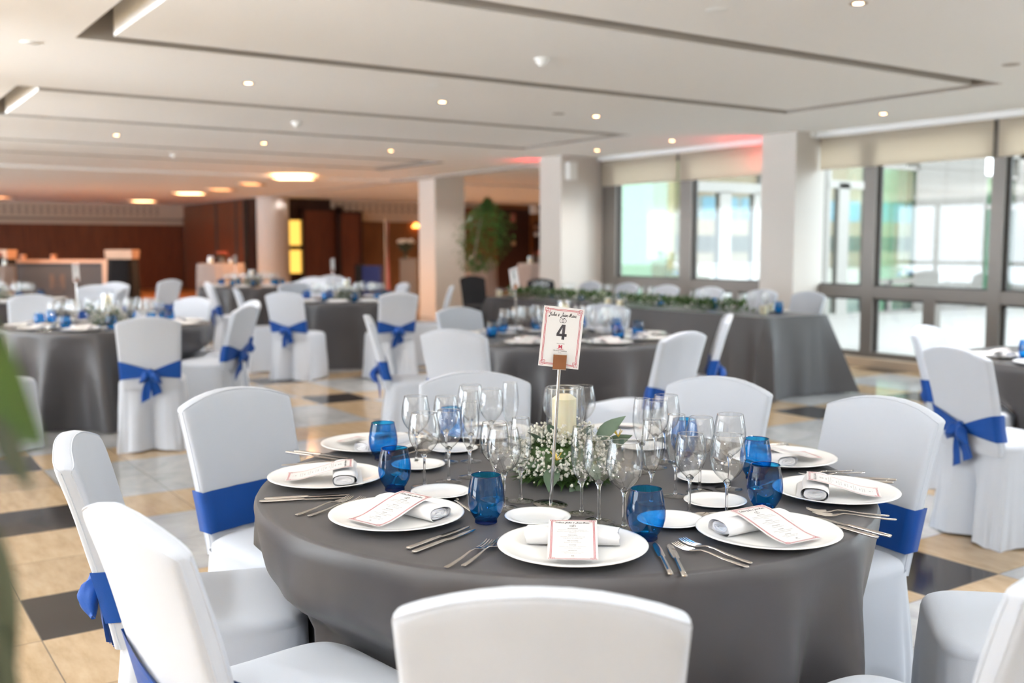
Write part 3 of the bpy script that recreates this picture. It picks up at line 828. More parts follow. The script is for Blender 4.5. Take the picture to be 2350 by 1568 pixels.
def script(mb, text, x0, x1, yb, w=.0006, slant=.25, z=0.0):
    tot = sum(GLYPH[c][0] for c in text); k = (x1 - x0) / tot; x = x0
    for c in text:
        adv, strokes = GLYPH[c]
        for st in strokes:
            P = []
            for i in range(len(st) - 1):
                p0, p1, p2, p3 = st[max(0, i - 1)], st[i], st[i + 1], st[min(len(st) - 1, i + 2)]
                for q in range(4):
                    t = q / 4
                    P.append([.5 * (2 * p1[d] + (p2[d] - p0[d]) * t + (2 * p0[d] - 5 * p1[d] + 4 * p2[d] - p3[d]) * t * t + (3 * p1[d] - p0[d] - 3 * p2[d] + p3[d]) * t ** 3) for d in (0, 1)])
            P.append(list(st[-1]))
            path = [(x + (p[0] + slant * p[1]) * k, yb + p[1] * k, z) for p in P]
            ws = [w * (.7 + .7 * abs(math.sin(.9 * i))) for i in range(len(path))]
            mb.ribbon(path, ws)
        x += adv * k
def rings(mb, cx, cy, r, z=0):
    for d in (-.55, .55):
        mb.ribbon([(cx + d * r + r * math.cos(a * PI / 12), cy + r * math.sin(a * PI / 12), z) for a in range(25)], r * .2)
    mb.ribbon([(cx + .55 * r - .3 * r, cy + 1.25 * r, z), (cx + .55 * r, cy + 1.05 * r, z), (cx + .55 * r + .35 * r, cy + 1.3 * r, z), (cx + .55 * r - .3 * r, cy + 1.3 * r, z)], r * .22)
def border(mb, w, h, m, z=0, step=.008):
    def strip(p, q, t):
        n = max(1, int((Vector(q) - Vector(p)).length / step))
        mb.ribbon([(p[0] + (q[0] - p[0]) * i / n, p[1] + (q[1] - p[1]) * i / n, z) for i in range(n + 1)], t)
    for k, t in ((0, .0011), (.0026, .0011)):
        a, b = w / 2 - m - k, h / 2 - m - k; c = .008
        strip((-a + c, b), (a - c, b), t); strip((-a + c, -b), (a - c, -b), t); strip((-a, -b + c), (-a, b - c), t); strip((a, -b + c), (a, b - c), t)
    a, b = w / 2 - m, h / 2 - m
    for sx in (-1, 1):
        for sy in (-1, 1):
            for q in (.0018, .0052):
                X, Y = sx * (a - q), sy * (b - q); s = .0040
                pts = [(X - s, Y - s), (X + s, Y - s), (X + s, Y + s), (X - s, Y + s), (X - s, Y - s)]
                for i in range(4): strip(pts[i], pts[i + 1], .0010)
def text_mesh(mb, txt, cx, cy, size, z=0.0, bold=0.0):
    cu = bpy.data.curves.new('t', 'FONT'); cu.body = txt; cu.size = size; cu.align_x = 'CENTER'; cu.align_y = 'CENTER'; cu.offset = bold
    cu.resolution_u = 2
    o = bpy.data.objects.new('t', cu); COL.objects.link(o)
    me = bpy.data.meshes.new_from_object(o.evaluated_get(bpy.context.evaluated_depsgraph_get()))
    b = len(mb.v)
    mb.v += [(v.co.x + cx, v.co.y + cy, z) for v in me.vertices]; mb.f += [tuple(b + i for i in p.vertices) for p in me.polygons]
    bpy.data.objects.remove(o); bpy.data.curves.remove(cu); bpy.data.meshes.remove(me)
MW, MH = .105, .190
def card_curve(p, lift=.00025):
    """flat card point -> card leaning with its heading over the napkin and its foot lying on the plate"""
    x, y, z = p; t = (y + MH / 2) / MH                      # 0 foot .. 1 heading
    zz = .0105 + .0355 * (t * t * (3 - 2 * t)) + .003 * max(0, .25 - t) * 4
    yy = y * .96
    return (x, yy, zz + z + lift)
def curve_mb(mb, lift): mb.v = [card_curve(v, lift) for v in mb.v]; return mb
def k_menu():
    root = thing('menu_card', 'menu', 'menu card')
    p = MB(); p.quad_grid(lambda i, j: (-MW / 2 + MW * i / 4, -MH / 2 + MH * j / 24, 0), 5, 25); curve_mb(p, 0)
    p2 = MB(); p2.quad_grid(lambda i, j: (-MW / 2 + MW * i / 4, -MH / 2 + MH * j / 24, -.0004), 5, 25); curve_mb(p2, 0)
    n = len(p.v); p.v += p2.v; p.f += [tuple(n + q for q in f[::-1]) for f in p2.f]
    p.build('paper', PAPER, root)
    b = MB(); border(b, MW, MH, .006); curve_mb(b, .0004).build('border', RED, root, smooth=False)
    h = MB(); script(h, 'Enlace Yuka & Jean-Marc', -.038, .036, .071, .00075); rings(h, 0, .0565, .0042); curve_mb(h, .0004).build('heading', INK, root, smooth=False)
    t = MB(); s = .0046
    rows = [(.044, 'ENTRANTE', 1), (.038, 'Bogavante asado, mango salteado con', 0), (.0325, 'aguacate macerado, vinagreta de berros y', 0), (.027, 'maracuya', 0),
            (.017, 'PRINCIPAL', 1), (.011, 'Solomillo de buey, salsa de trufa', 0), (.0055, 'y verduras de temporada', 0), (-.005, 'PRE POSTRE', 1), (-.011, 'Sorbete de mandarina', 0),
            (-.021, 'POSTRE', 1), (-.027, 'Semifrio de chocolate y frambuesa', 0), (-.0325, 'con helado de vainilla', 0), (-.043, 'BODEGA', 1), (-.049, 'Vino blanco, vino tinto, cava', 0), (-.0545, 'Aguas minerales, cafe', 0)]
    for y, tx, bd in rows: text_mesh(t, tx, 0, y, s * (.95 if bd else .88), 0, .00010 if bd else 0)
    text_mesh(t, 'M', 0, -.069, .008, 0, .0001); text_mesh(t, 'HOTEL', 0, -.0755, .0030)
    curve_mb(t, .0004).build('menu_text', GREYINK, root, smooth=False)
    return root
def digit4(mb, cx, cy, h):
    w = h * .68; b = h * .19; y0, y1 = cy - h / 2, cy + h / 2; xr = cx + w * .30; X0 = cx - w / 2
    def quad(*p): n = len(mb.v); mb.v += [(q[0], q[1], 0) for q in p]; mb.f.append((n, n + 1, n + 2, n + 3))
    quad((xr - b, y0), (xr, y0), (xr, y1), (xr - b, y1))
    yb = y0 + h * .21
    quad((X0, yb), (cx + w / 2, yb), (cx + w / 2, yb + b * .95), (X0, yb + b * .95))
    quad((X0, yb + b * .9), (X0 + b * .95, yb + b * .9), (xr - b * .6, y1), (xr - b * 1.25, y1))
def k_number_card(digit):
    root = thing('table_number_card', 'card', 'number card'); w, h = .100, .150
    MB().box(-w / 2, w / 2, -h / 2, h / 2, -.0005, 0).build('paper', PAPER, root, smooth=False)
    b = MB(); border(b, w, h, .0062, .0003, .05); b.build('border', RED, root, smooth=False)
    t = MB(); script(t, 'Yuka & Jean-Marc', -.036, .032, .052, .0010); rings(t, 0, .0415, .0052)
    if digit == '4': digit4(t, 0, .0135, .037)
    elif digit: text_mesh(t, digit, 0, .0135, .050, 0, .0008)
    text_mesh(t, 'EUROSTARS', 0, -.0155, .0036); text_mesh(t, 'GRAND MARINA', 0, -.0335, .0046); text_mesh(t, 'HOTEL', 0, -.0385, .0028)
    t.v = [(q[0], q[1], .0003) for q in t.v]; t.build('lettering', INK, root, smooth=False)
    l = MB(); text_mesh(l, 'M', 0, -.0235, .013, 0, .0003)
    l.ribbon([(-.008, -.0285, 0), (-.003, -.0296, 0), (.003, -.0296, 0), (.008, -.0285, 0)], .0011)
    l.v = [(q[0], q[1], .0003) for q in l.v]; l.build('logo', RED, root, smooth=False)
    return root
def k_stand():
    root = thing('table_number_stand', 'stand', 'card stand')
    lathe_obj('base', [(0, 0), (.043, 0), (.0435, .0015), (.042, .003), (.012, .0042), (0, .0045)], DARKSTEEL, root, 48)
    MB().tube([(0, 0, .003), (0, 0, .350)], .0042, 14).build('pole', STEEL, root)
    c = MB(); c.box(-.0165, .0165, -.0115, -.0095, .345, .381)
    c.box(-.0165, .0165, -.0115, .0045, .344, .346); c.box(-.0165, .0165, .0030, .0045, .344, .383); c.build('clip', BROWNSTEEL, root, smooth=False)
    l = MB(); l.box(-.0165, .0165, -.0118, -.0035, .381, .3825); l.box(-.0168, .0168, -.0119, -.0112, .344, .3455)
    l.build('clip_lip', STEEL, root, smooth=False)
    return root

# ------------------------------------------------------------------ flowers and candle
def k_flowers(seed=3, nb=1350, nl=520):
    rnd = random.Random(seed); root = thing('floral_centrepiece', 'flowers', 'flowers')
    lf = MB()
    for _ in range(nl):
        a = rnd.uniform(0, 2 * PI); el = rnd.uniform(-.05, 1.25) if rnd.random() < .6 else rnd.uniform(-.05, .35)
        d = Vector((math.cos(a) * math.cos(el), math.sin(a) * math.cos(el), math.sin(el)))
        b = Vector((d.x * .105, d.y * .105, .012 + max(0, d.z) * .105))
        dd = (d + Vector((rnd.uniform(-.8, .8), rnd.uniform(-.8, .8), rnd.uniform(-.5, .3)))).normalized()
        if b.z + dd.z * .055 < .008: dd.z = abs(dd.z) * .2
        lf.leaf(b, dd, (0, 0, 1), rnd.uniform(.035, .062), rnd.uniform(.008, .014), .15, 4)
    lf.build('ruscus_leaves', LEAF, root, sharp=0)
    bl = MB(); k = 0
    while k < nb:
        a = rnd.uniform(0, 2 * PI); el = math.asin(rnd.uniform(.10, .97)); rr = rnd.uniform(.128, .158)
        c = Vector((rr * math.cos(a) * math.cos(el), rr * math.sin(a) * math.cos(el), .010 + rr * 1.02 * math.sin(el)))
        if math.hypot(c.x, c.y) < .054: continue
        for _ in range(rnd.choice((1, 2, 2, 3))):
            q = c + Vector((rnd.gauss(0, .009), rnd.gauss(0, .009), rnd.gauss(0, .008)))
            if q.z < .014: q.z = .014
            r = rnd.uniform(.0026, .0052)
            bl.blob(q, r, 6, 4, (1, 1, .85)); bl.blob(q + Vector((rnd.uniform(-.4, .4), rnd.uniform(-.4, .4), .5)) * r, r * .72, 5, 3)
            k += 1
    bl.build('gypsophila_blossoms', BLOSSOM, root, sharp=0)['kind'] = 'stuff'
    core = MB(); core.lathe([(.055, .01), (.112, .012), (.118, .05), (.098, .09), (.056, .115)], 24); core.build('moss_core', LEAF, root)
    eu = MB()
    # toward -y (the viewer), then round the sides
    for a, el, L, W in ((-105, .25, .085, .045), (-62, .35, .080, .042), (-80, -.1, .07, .04), (-20, .75, .11, .046), (-12, .50, .09, .042), (-140, .75, .06, .04), (-150, .3, .06, .036), (30, .5, .09, .04), (90, .6, .08, .04), (150, .4, .08, .04), (-48, .95, .05, .03), (-118, 1.0, .05, .032)):
        ar = R(a); d = Vector((math.cos(ar) * math.cos(el), math.sin(ar) * math.cos(el), math.sin(el)))
        b = Vector((d.x * .125, d.y * .125, .03 + d.z * .12))
        droop = d + Vector((0, 0, -.9 if a in (-105, -62, -80) else .05)); side = Vector((math.cos(ar), math.sin(ar), .2))
        eu.leaf(b, droop, side if a in (-105, -62, -80) else (-.3, -1, .8) if a in (-20, -12) else (0, 0, 1), L, W, .1, 7)
    eu.build('eucalyptus_leaves', EUCA, root, sharp=0)
    sp = MB()
    for a, el in ((-20, .72), (-100, .30)):
        ar = R(a); b = Vector((math.cos(ar) * .155, math.sin(ar) * .155, .05 + .12 * math.sin(el)))
        for _ in range(7): sp.tube([b, b + Vector((rnd.uniform(-.02, .02), rnd.uniform(-.02, .02), rnd.uniform(0, .03)))], .0012, 5)
    sp.build('sprig', SPRIG, root); return root
def k_candle(r=.034, h=.235):
    root = thing('pillar_candle', 'candle', 'candle')
    lathe_obj('wax', [(0, 0), (r, 0), (r, h - .012), (r * .55, h), (0, h + .001)], WAX, root, 40)
    MB().tube([(0, 0, h), (.001, 0, h + .008), (.0005, 0, h + .014)], .0011, 6).build('wick', WICK, root); return root
def k_hurricane(r=.049, h=.258):
    root = thing('hurricane_glass', 'glass cylinder', 'vase')
    lathe_obj('wall', [(r, .003), (r, h)], GLASS, root, 48); lathe_obj('base', [(0, 0), (r, 0), (r, .004), (0, .004)], GLASS, root, 48)
    MB().tube([(r * math.cos(2 * PI * k / 48), r * math.sin(2 * PI * k / 48), h) for k in range(49)], .0016, 8, False).build('rim', SOLID, root); return root

K_PLATE, K_SAUCER = Kind(k_plate('dinner_plate', .161, .020, .098)), Kind(k_plate('side_plate', .079, .013, .048))
K_W, K_S, K_F, K_T = Kind(k_wine('w')), Kind(k_wine('s')), Kind(k_wine('f')), Kind(k_tumbler())
K_FORK, K_KNIFE, K_SPOON, K_NAP, K_MENU = Kind(k_fork()), Kind(k_knife()), Kind(k_spoon()), Kind(k_napkin()), Kind(k_menu())
K_STAND, K_FLOW, K_CAND, K_HURR = Kind(k_stand()), Kind(k_flowers()), Kind(k_candle()), Kind(k_hurricane())
# ------------------------------------------------------------------ the chairs
G4 = 'chairs round the number 4 table'
chair(.04, 1.37, 87, 'white covered chair with its back to the camera, nearest on the number 4 table', G4)
chair(-.70, 1.80, 42, 'white covered chair seen from behind in the lower left corner, nearest there', G4)
chair(-1.105, 2.52, 14, 'white covered chair seen edge on, its bow hanging out beside the lower left chair', G4)
chair(-.93, 3.35, -40, 'white covered chair with a flat blue band, facing the camera beside the left floor', G4)
chair(-.14, 3.79, -87, 'white covered chair behind the tall wine glasses of the number 4 table', G4)
chair(.75, 3.63, -131, 'white covered chair behind the blue tumblers at the right of the number 4 table', G4)
chair(1.17, 3.14, -148, 'white covered chair with a wide blue band at the right end of number 4 table', G4)
chair(1.59, 2.33, 166, 'white covered chair whose seat alone shows, right of the number 4 cloth', G4)
chair(.928, 1.572, 125, 'white covered chair cut by the bottom right corner, its back edge bright', G4)
G2 = 'chairs round the left hand table'
chair(-2.42, 6.73, 106, 'white covered chair with a blue bow on its back before the left table', G2)
chair(-2.10, 8.00, 172, 'white covered chair side on, bow at its edge, right of the left table', G2)
chair(-2.24, 8.78, -150, 'white covered chair with a blue band, behind the side on chair at the left table', G2)
chair(-2.925, 9.35, -112, 'white covered chair behind the tumblers at the right of the left table', G2)
chair(-4.68, 9.88, -68, 'white covered chair facing the camera behind the first tumblers of the left table', G2)
chair(-3.66, 6.55, 72, 'white covered chair half behind the blurred green leaf', G2)
G3 = 'chairs round the middle table'
chair(-.98, 6.92, 9, 'white covered chair edge on with a hanging blue bow, left of the middle table', G3)
chair(-.34, 5.75, 66, 'white covered chair with its plain back to the camera at the middle table', G3)
chair(-.42, 7.83, -52, 'white covered chair facing the camera beyond the left end of the middle table', G3)
chair(.762, 8.25, -112, 'white covered chair behind the glasses of the middle table, before the long table', G3)
chair(.96, 5.59, 136, 'white covered chair turned to the middle table, its seat showing at its left', G3)
chair(1.49, 7.00, 170, 'narrow looking white chair with a blue band before the long table', G3)
GR = 'chairs by the right hand window'
chair(2.46, 6.02, -44, 'pinkish lit white chair nearest the windows, half behind another chair', GR)
chair(2.07, 4.73, 18, 'white covered chair with a blue bow on its back by the windows', GR)
G6 = 'chairs round the table left of the square pillar'
chair(-2.34, 10.38, 74, 'white covered chair with a small blue bow, its back toward the camera at mid left', G6)
chair(-1.15, 10.37, 116, 'white covered chair with a blue bow on its back beside the square pillar', G6)
chair(-1.38, 13.0, 205, 'white chair top showing above the bowed chair beside the square pillar', G6)
chair(-2.80, 13.00, -58, 'left one of two overlapping white chairs behind the mid left table', G6)
chair(-2.82, 13.90, -82, 'right one of two overlapping white chairs behind the mid left table', G6)
chair(-3.00, 15.40, -95, 'white chair top far back, above the two overlapping chairs', G6)
chair(-2.90, 16.35, -95, 'white chair top far back, behind the number stand before the wood doors', G6)
chair(-3.07, 11.3, 20, 'narrow white chair edge on before the far dark table', G6)
chair(-.72, 12.05, 183, 'slim white chair edge on in front of the square pillar', G6)
G5 = 'chairs round the far tables'
chair(-3.93, 13.13, 28, 'white covered chair with a blue sash turned from the camera, far left of centre', G5)
chair(-4.77, 14.20, 152, 'white covered chair edge on with a dark blue bow, before the wood partition', G5)
chair(-5.02, 12.25, -80, 'white covered chair top facing the camera before the grey bar', G5)
chair(-5.12, 13.10, -100, 'beige shaded white chair between the candle and the black draped stand', G5)
chair(-4.30, 11.2, 190, 'small white chair seen edge on before the black draped stand', G5)
GH = 'chairs along the window side of the long table'
HN = ['first', 'second', 'third', 'fourth', 'fifth', 'sixth']
for n, px in enumerate((1357, 1442, 1532, 1631, 1752, 1858)):
    u = 8.44; v = at_x(px, 665, u).y
    CHAIRS[n % 2].put((u - YTOP, v, 0), PI * 1.5, 'white covered chair behind the long table, %s counting from the far end' % HN[n], GH)
K_BLACK = Kind(make_chair(0, BLACKCLOTH, True))
for (x_, y_, lab) in ((.53, 14.3, 'black draped chair behind the garland, before the taupe cocktail table'), (-.50, 15.6, 'black draped chair under the ficus tree beside the square pillar')):
    X, Y = cw(x_, y_); K_BLACK.put((X, Y, 0), ca(-90) + PI / 2 + .4, lab, 'black draped chairs')

# ------------------------------------------------------------------ the number 4 table, nearest the camera
TC = (.14, 2.76)
ZT = .7505
def P3(x, y, z=ZT): X, Y = cw(x, y); return (X, Y, z)
X, Y = cw(*TC)
round_cloth('tablecloth', X, Y, .825, 'grey satin cloth over the near round table with the number 4 card', 13, 5, hem=.075, pleat=.9)
K_FLOW.put(P3(.145, 2.79), R(ALPHA), 'mound of white gypsophila and green leaves round the candle on the number 4 table')
K_CAND.put(P3(.145, 2.79, ZT + .004), 0, 'cream pillar candle inside the glass cylinder on the number 4 table')
K_HURR.put(P3(.145, 2.79), 0, 'clear glass cylinder round the cream candle on the number 4 table')
def number_stand(x, y, lean, turn, card, lab_stand, lab_card, back=0.0):
    Xw, Yw = cw(x, y)
    M = Matrix.Translation((Xw, Yw, ZT)) @ Matrix.Rotation(R(ALPHA) + turn, 4, 'Z') 
    s = K_STAND.put((0, 0, 0), 0, lab_stand); 
    T = M @ Matrix.Rotation(lean, 4, 'Y')
    s.rotation_euler = T.to_euler(); s.location = T.translation
    c = card.put((0, 0, 0), 0, lab_card)
    T2 = T @ Matrix.Translation((0, -.0045, .424)) @ Matrix.Rotation(lean * .7, 4, 'Y') @ Matrix.Rotation(PI / 2 - back, 4, 'X')
    c.rotation_euler = T2.to_euler(); c.location = T2.translation
    return s
K_CARD4, K_CARDN = Kind(k_number_card('4')), Kind(k_number_card('5'))
number_stand(.097, 2.505, R(3.4), R(-4), K_CARD4, 'steel stand with a round mirror base and bronzed clip on the number 4 table', 'white card with a red border and the number 4')
ORD = ['at the place nearest the camera'] + ['at the %s place clockwise from the nearest' % w for w in ('first', 'second', 'third', 'fourth', 'fifth', 'sixth', 'seventh', 'eighth')]
# plate centre, turn of the place (where its diner sits), then tumbler, two wine glasses, flute, side plate
PLACES = [
 ((.129, 2.110), -93, (.297, 2.205), (.258, 2.290), (.205, 2.348), (.169, 2.418), (.061, 2.360)),
 ((-.274, 2.362), -131, (-.061, 2.340), (-.020, 2.465), (-.045, 2.560), (.022, 2.540), (-.186, 2.603)),
 ((-.513, 2.762), -172, (-.312, 2.655), (-.236, 2.692), (-.174, 2.751), (-.119, 2.812), (-.275, 2.935)),
 ((-.455, 3.235), 146, (-.392, 3.045), (-.287, 2.995), (-.198, 3.010), (-.124, 3.020), (-.187, 3.178)),
 ((-.085, 3.445), 108, (-.200, 3.335), (-.134, 3.235), (-.065, 3.165), (-.006, 3.210), (.06, 3.30)),
 ((.375, 3.420), 72, (.185, 3.330), (.225, 3.215), (.135, 3.190), (.200, 3.110), (.42, 3.215)),
 ((.814, 3.014), 18, (.535, 3.110), (.462, 3.015), (.420, 2.935), (.372, 2.870), (.535, 2.770)),
 ((.843, 2.596), -18, (.680, 2.790), (.580, 2.668), (.497, 2.640), (.425, 2.592), (.512, 2.510)),
 ((.574, 2.225), -57, (.622, 2.452), (.512, 2.375), (.428, 2.402), (.352, 2.515), (.372, 2.330)),
]
rnd = random.Random(4)
def inset(p, rot, dx, dy, z=ZT):
    """point dx to the diner's right, dy toward the middle of the table from plate centre p"""
    a = R(rot + 180); ix, iy = math.cos(a), math.sin(a)
    return P3(p[0] + dx * iy + dy * ix, p[1] - dx * ix + dy * iy, z)
def place_setting(k, p, rot, tu, w1, w2, fl, sp, tab='number 4 table'):
    q = ORD[k]; rz = R(rot + 180 + ALPHA - 90); j = lambda s=.05: rnd.uniform(-s, s)
    K_PLATE.put(P3(*p), j(3), 'white dinner plate %s, %s' % (q, tab), 'dinner plates on the number 4 table')
    K_NAP.put(inset(p, rot, 0, .050, ZT + .0030), rz + j(), 'rolled white napkin %s, %s' % (q, tab), 'napkins on the number 4 table')
    K_MENU.put(inset(p, rot, 0, -.018, ZT + .0035), rz + j(.04), 'red bordered menu card %s, %s' % (q, tab), 'menus on the number 4 table')
    K_T.put(P3(*tu), j(3), 'blue glass tumbler %s, %s' % (q, tab), 'blue tumblers on the number 4 table')
    K_W.put(P3(*w1), j(3), 'wider wine glass %s, %s' % (q, tab), 'wine glasses on the number 4 table')
    K_S.put(P3(*w2), j(3), 'narrower wine glass %s, %s' % (q, tab), 'wine glasses on the number 4 table')
    K_F.put(P3(*fl), j(3), 'champagne flute %s, %s' % (q, tab), 'champagne flutes on the number 4 table')
    K_SAUCER.put(P3(*sp), j(3), 'small side plate %s, %s' % (q, tab), 'side plates on the number 4 table')
    g = 'cutlery on the number 4 table'
    t = {0: (-.03, .10), 8: (.02, 0)}.get(k, (0, 0))
    K_FORK.put(inset(p, rot, -.188, -.030), rz + .10 - (.5 if k == 0 else 0) + j(.04), 'inner fork %s, %s' % (q, tab), g)
    K_FORK.put(inset(p, rot, -.218, -.045), rz + .10 - (.5 if k == 0 else 0) + j(.04), 'outer fork %s, %s' % (q, tab), g)
    K_KNIFE.put(inset(p, rot, .186, -.045), rz + .06 + j(.04), 'inner knife %s, %s' % (q, tab), g)
    K_KNIFE.put(inset(p, rot, .214, -.055), rz + .06 + j(.04), 'outer knife %s, %s' % (q, tab), g)
    K_SPOON.put(inset(p, rot, .035, .185), rz + PI / 2 - .25 + j(.1), 'dessert spoon %s, %s' % (q, tab), g)
for k, pl in enumerate(PLACES): place_setting(k, *pl)

# ------------------------------------------------------------------ low detail glasses and the other tables
def simple_glass(name, prof, mat, n=14):
    root = thing(name, 'x', 'glass'); lathe_obj('glass_body', prof, mat, root, n, 0, 0); return Kind(root)
S_W = simple_glass('wine_glass', [(0, .001), (.036, .001), (.034, .003), (.005, .006), (.0035, .02), (.0035, .082), (.012, .092), (.034, .117), (.042, .146), (.040, .17), (.034, .203)], GLASS)
S_F = simple_glass('champagne_flute', [(0, .001), (.033, .001), (.031, .003), (.005, .006), (.0035, .02), (.0035, .075), (.012, .088), (.025, .125), (.027, .155), (.021, .215)], GLASS)
S_T = simple_glass('blue_tumbler', [(0, .001), (.026, .001), (.027, .010), (.039, .032), (.0438, .056), (.0405, .088), (.035, .114)], TUMBLER, 18)
def table(cx, cy, rots, tab, seed, full=True, Rr=.815, candle=True, rp=.62, folds=12, simple=True):
    X, Y = cw(cx, cy)
    round_cloth('tablecloth', X, Y, Rr, 'grey cloth over %s' % tab, folds, seed, hem=.11, pleat=.8)
    if candle:
        K_FLOW.put(P3(cx, cy), seed * 1.3, 'white and green flower mound on %s' % tab)
        K_CAND.put(P3(cx, cy, ZT + .004), 0, 'cream pillar candle on %s' % tab)
        K_HURR.put(P3(cx, cy), 0, 'clear glass cylinder round the candle on %s' % tab)
    r2 = random.Random(seed)
    for rot in rots:
        a = R(rot); p = (cx + rp * math.cos(a), cy + rp * math.sin(a)); rz = R(rot + 180 + ALPHA - 90); j = lambda s=.02: r2.uniform(-s, s)
        K_PLATE.put(P3(*p), j(3), 'white dinner plate laid on %s' % tab, 'dinner plates on ' + tab)
        K_NAP.put(inset(p, rot, 0, .050, ZT + .003), rz + j(.05), 'rolled white napkin on a plate of %s' % tab, 'napkins on ' + tab)
        if full: K_MENU.put(inset(p, rot, 0, -.018, ZT + .0035), rz + j(.05), 'menu card on a plate of %s' % tab, 'menus on ' + tab)
        tq = S_T; tq.put(inset(p, rot, .155 + j(), .135 + j()), 0, 'blue glass tumbler on %s' % tab, 'blue tumblers on ' + tab)
        S_W.put(inset(p, rot, .115 + j(), .225 + j()), 0, 'clear wine glass on %s' % tab, 'wine glasses on ' + tab)
        S_W.put(inset(p, rot, .045 + j(), .275 + j()), 0, 'clear wine glass on %s' % tab, 'wine glasses on ' + tab)
        S_F.put(inset(p, rot, -.03 + j(), .315 + j()), 0, 'clear champagne flute on %s' % tab, 'champagne flutes on ' + tab)
        if full:
            K_SAUCER.put(inset(p, rot, -.125 + j(), .215 + j()), 0, 'small white side plate on %s' % tab, 'side plates on ' + tab)
            K_FORK.put(inset(p, rot, -.19, -.03), rz, 'fork laid on %s' % tab, 'cutlery on ' + tab)
            K_KNIFE.put(inset(p, rot, .19, -.04), rz, 'knife laid on %s' % tab, 'cutlery on ' + tab)
table(.37, 7.25, (-115, -64, -25, 15, 55, 95, 132, 172), 'the middle table behind the number 4 card', 21)
number_stand(.045, 7.20, R(-7), R(52), K_CARDN, 'steel card stand leaning over the middle table', 'white number card leaning over the middle table, seen at a slant')
table(-3.33, 8.35, (-85, -122, -48, -8, 32, 72, 112, 152, -160), 'the left hand round table', 22)
number_stand(-3.66, 8.55, R(-2), R(80), K_CARDN, 'steel card stand on the left hand round table', 'white number card seen edge on at the left hand round table')
table(-1.98, 12.15, (-90, -125, -55, -15, 25, 65, 105, 150, -165), 'the round table left of the square pillar', 23, False)
number_stand(-2.12, 12.05, R(-2), R(72), K_CARDN, 'steel card stand on the round table left of the square pillar', 'white number card on the round table left of the square pillar')
table(-4.20, 16.4, (-90, -130, -50, -10, 30, 70, 110, 150, -170), 'the farthest round table before the partition', 24, False)
number_stand(-4.40, 16.2, R(-2), R(72), K_CARDN, 'steel card stand on the farthest round table', 'white number card on the farthest round table before the round column')
table(-6.1, 12.0, (-90, -130, -50, -10, 30, 70, 110, 170), 'the round table at the far left edge', 25, False)
table(3.44, 5.80, (-150, -110, 170), 'the round table cut by the right edge', 26, True, .80, False)

# long table beside the windows
HU0, HU1, HV0, HV1 = 7.02, 7.86, 6.28, 10.92
def long_cloth():
    rnd = random.Random(9); mb = MB(); Zs = [1, .99, .97, .93, .86, .76, .64, .50, .36, .22, .10, .01]
    NP = 260
    per = [HU1 - HU0, HV1 - HV0]; tot = 2 * sum(per)
    ph = [rnd.uniform(0, 6.28) for _ in range(5)]
    def base(t):
        d = t * tot
        if d < per[1]: return (HU0, HV1 - d), (-1, 0), min(d, per[1] - d)
        d -= per[1]
        if d < per[0]: return (HU0 + d, HV0), (0, -1), min(d, per[0] - d)
        d -= per[0]
        if d < per[1]: return (HU1, HV0 + d), (1, 0), min(d, per[1] - d)
        d -= per[1]; return (HU1 - d, HV1), (0, 1), min(d, per[0] - d)
    def fn(i, j):
        (x, y), n, dc = base(i / NP)
        if j == 0: return ((HU0 + HU1) / 2 + (x - (HU0 + HU1) / 2) * .97, (HV0 + HV1) / 2 + (y - (HV0 + HV1) / 2) * .99, .75)
        z = Zs[j - 1]; d = 1 - z
        cx = (1 if x > (HU0 + HU1) / 2 else -1); cy = (1 if y > (HV0 + HV1) / 2 else -1)
        cf = max(0, 1 - dc / .22)                          # loose cloth gathers at the corners
        w = .010 + d * (.025 + .018 * math.sin(i * .55 + ph[0]) + .014 * math.sin(i * .23 + ph[1]) + .008 * math.sin(i * .93 + ph[2])) * min(1, d * 2.5 + .2)
        k = cf * d * (.24 - .20 * abs(math.sin(i * .7)))
        return (x + n[0] * w + cx * k, y + n[1] * w + cy * k, z * .75)
    b = mb.quad_grid(fn, NP, 1 + len(Zs), cu=True)
    mb.f.append(tuple(b + i * (1 + len(Zs)) for i in range(NP)))
    o = mb.build('tablecloth', CLOTH, sharp=50); tag(o, 'long grey cloth reaching the floor over the table with the garland', 'tablecloth')
long_cloth()
def garland(v0, v1, label, seed):
    rnd = random.Random(seed); t = thing('leaf_garland', label, 'garland', (7.16, (v0 + v1) / 2, ZT)); lf, fl = MB(), MB(); h = (v1 - v0) / 2
    n = int((v1 - v0) * 420)
    for _ in range(n):
        y = rnd.uniform(-h, h); a = rnd.uniform(0, PI); b = Vector((.075 * math.cos(a), y, .008 + .075 * math.sin(a)))
        d = Vector((math.cos(a) + rnd.uniform(-.6, .6), rnd.uniform(-1.2, 1.2), math.sin(a) * .8 + rnd.uniform(-.1, .5)))
        if b.z + d.normalized().z * .06 < .006: d.z = .05
        lf.leaf(b, d, (0, 0, 1), rnd.uniform(.06, .11), rnd.uniform(.016, .028), .1, 4)
    for _ in range(n // 5):
        a = rnd.uniform(.5, PI - .2); y = rnd.uniform(-h, h); fl.blob((.10 * math.cos(a), y, .02 + .10 * math.sin(a)), rnd.uniform(.005, .009), 5, 3)
    lf.build('leaves', LEAF, t, sharp=0); fl.build('gypsophila_blossoms', BLOSSOM, t, sharp=0)['kind'] = 'stuff'
garland(8.62, 10.62, 'green leaf garland along the far half of the long table', 31)
garland(6.62, 8.45, 'green leaf garland along the near half of the long table', 32)
def k_votive():
    root = thing('candle_holder', 'candle', 'candle holder')
    lathe_obj('glass_wall', [(0, 0), (.045, 0), (.047, .11)], GLASS, root, 24); lathe_obj('candle', [(0, .004), (.036, .004), (.036, .082), (0, .085)], WAX, root, 24)
    return root
K_VOT = Kind(k_votive())
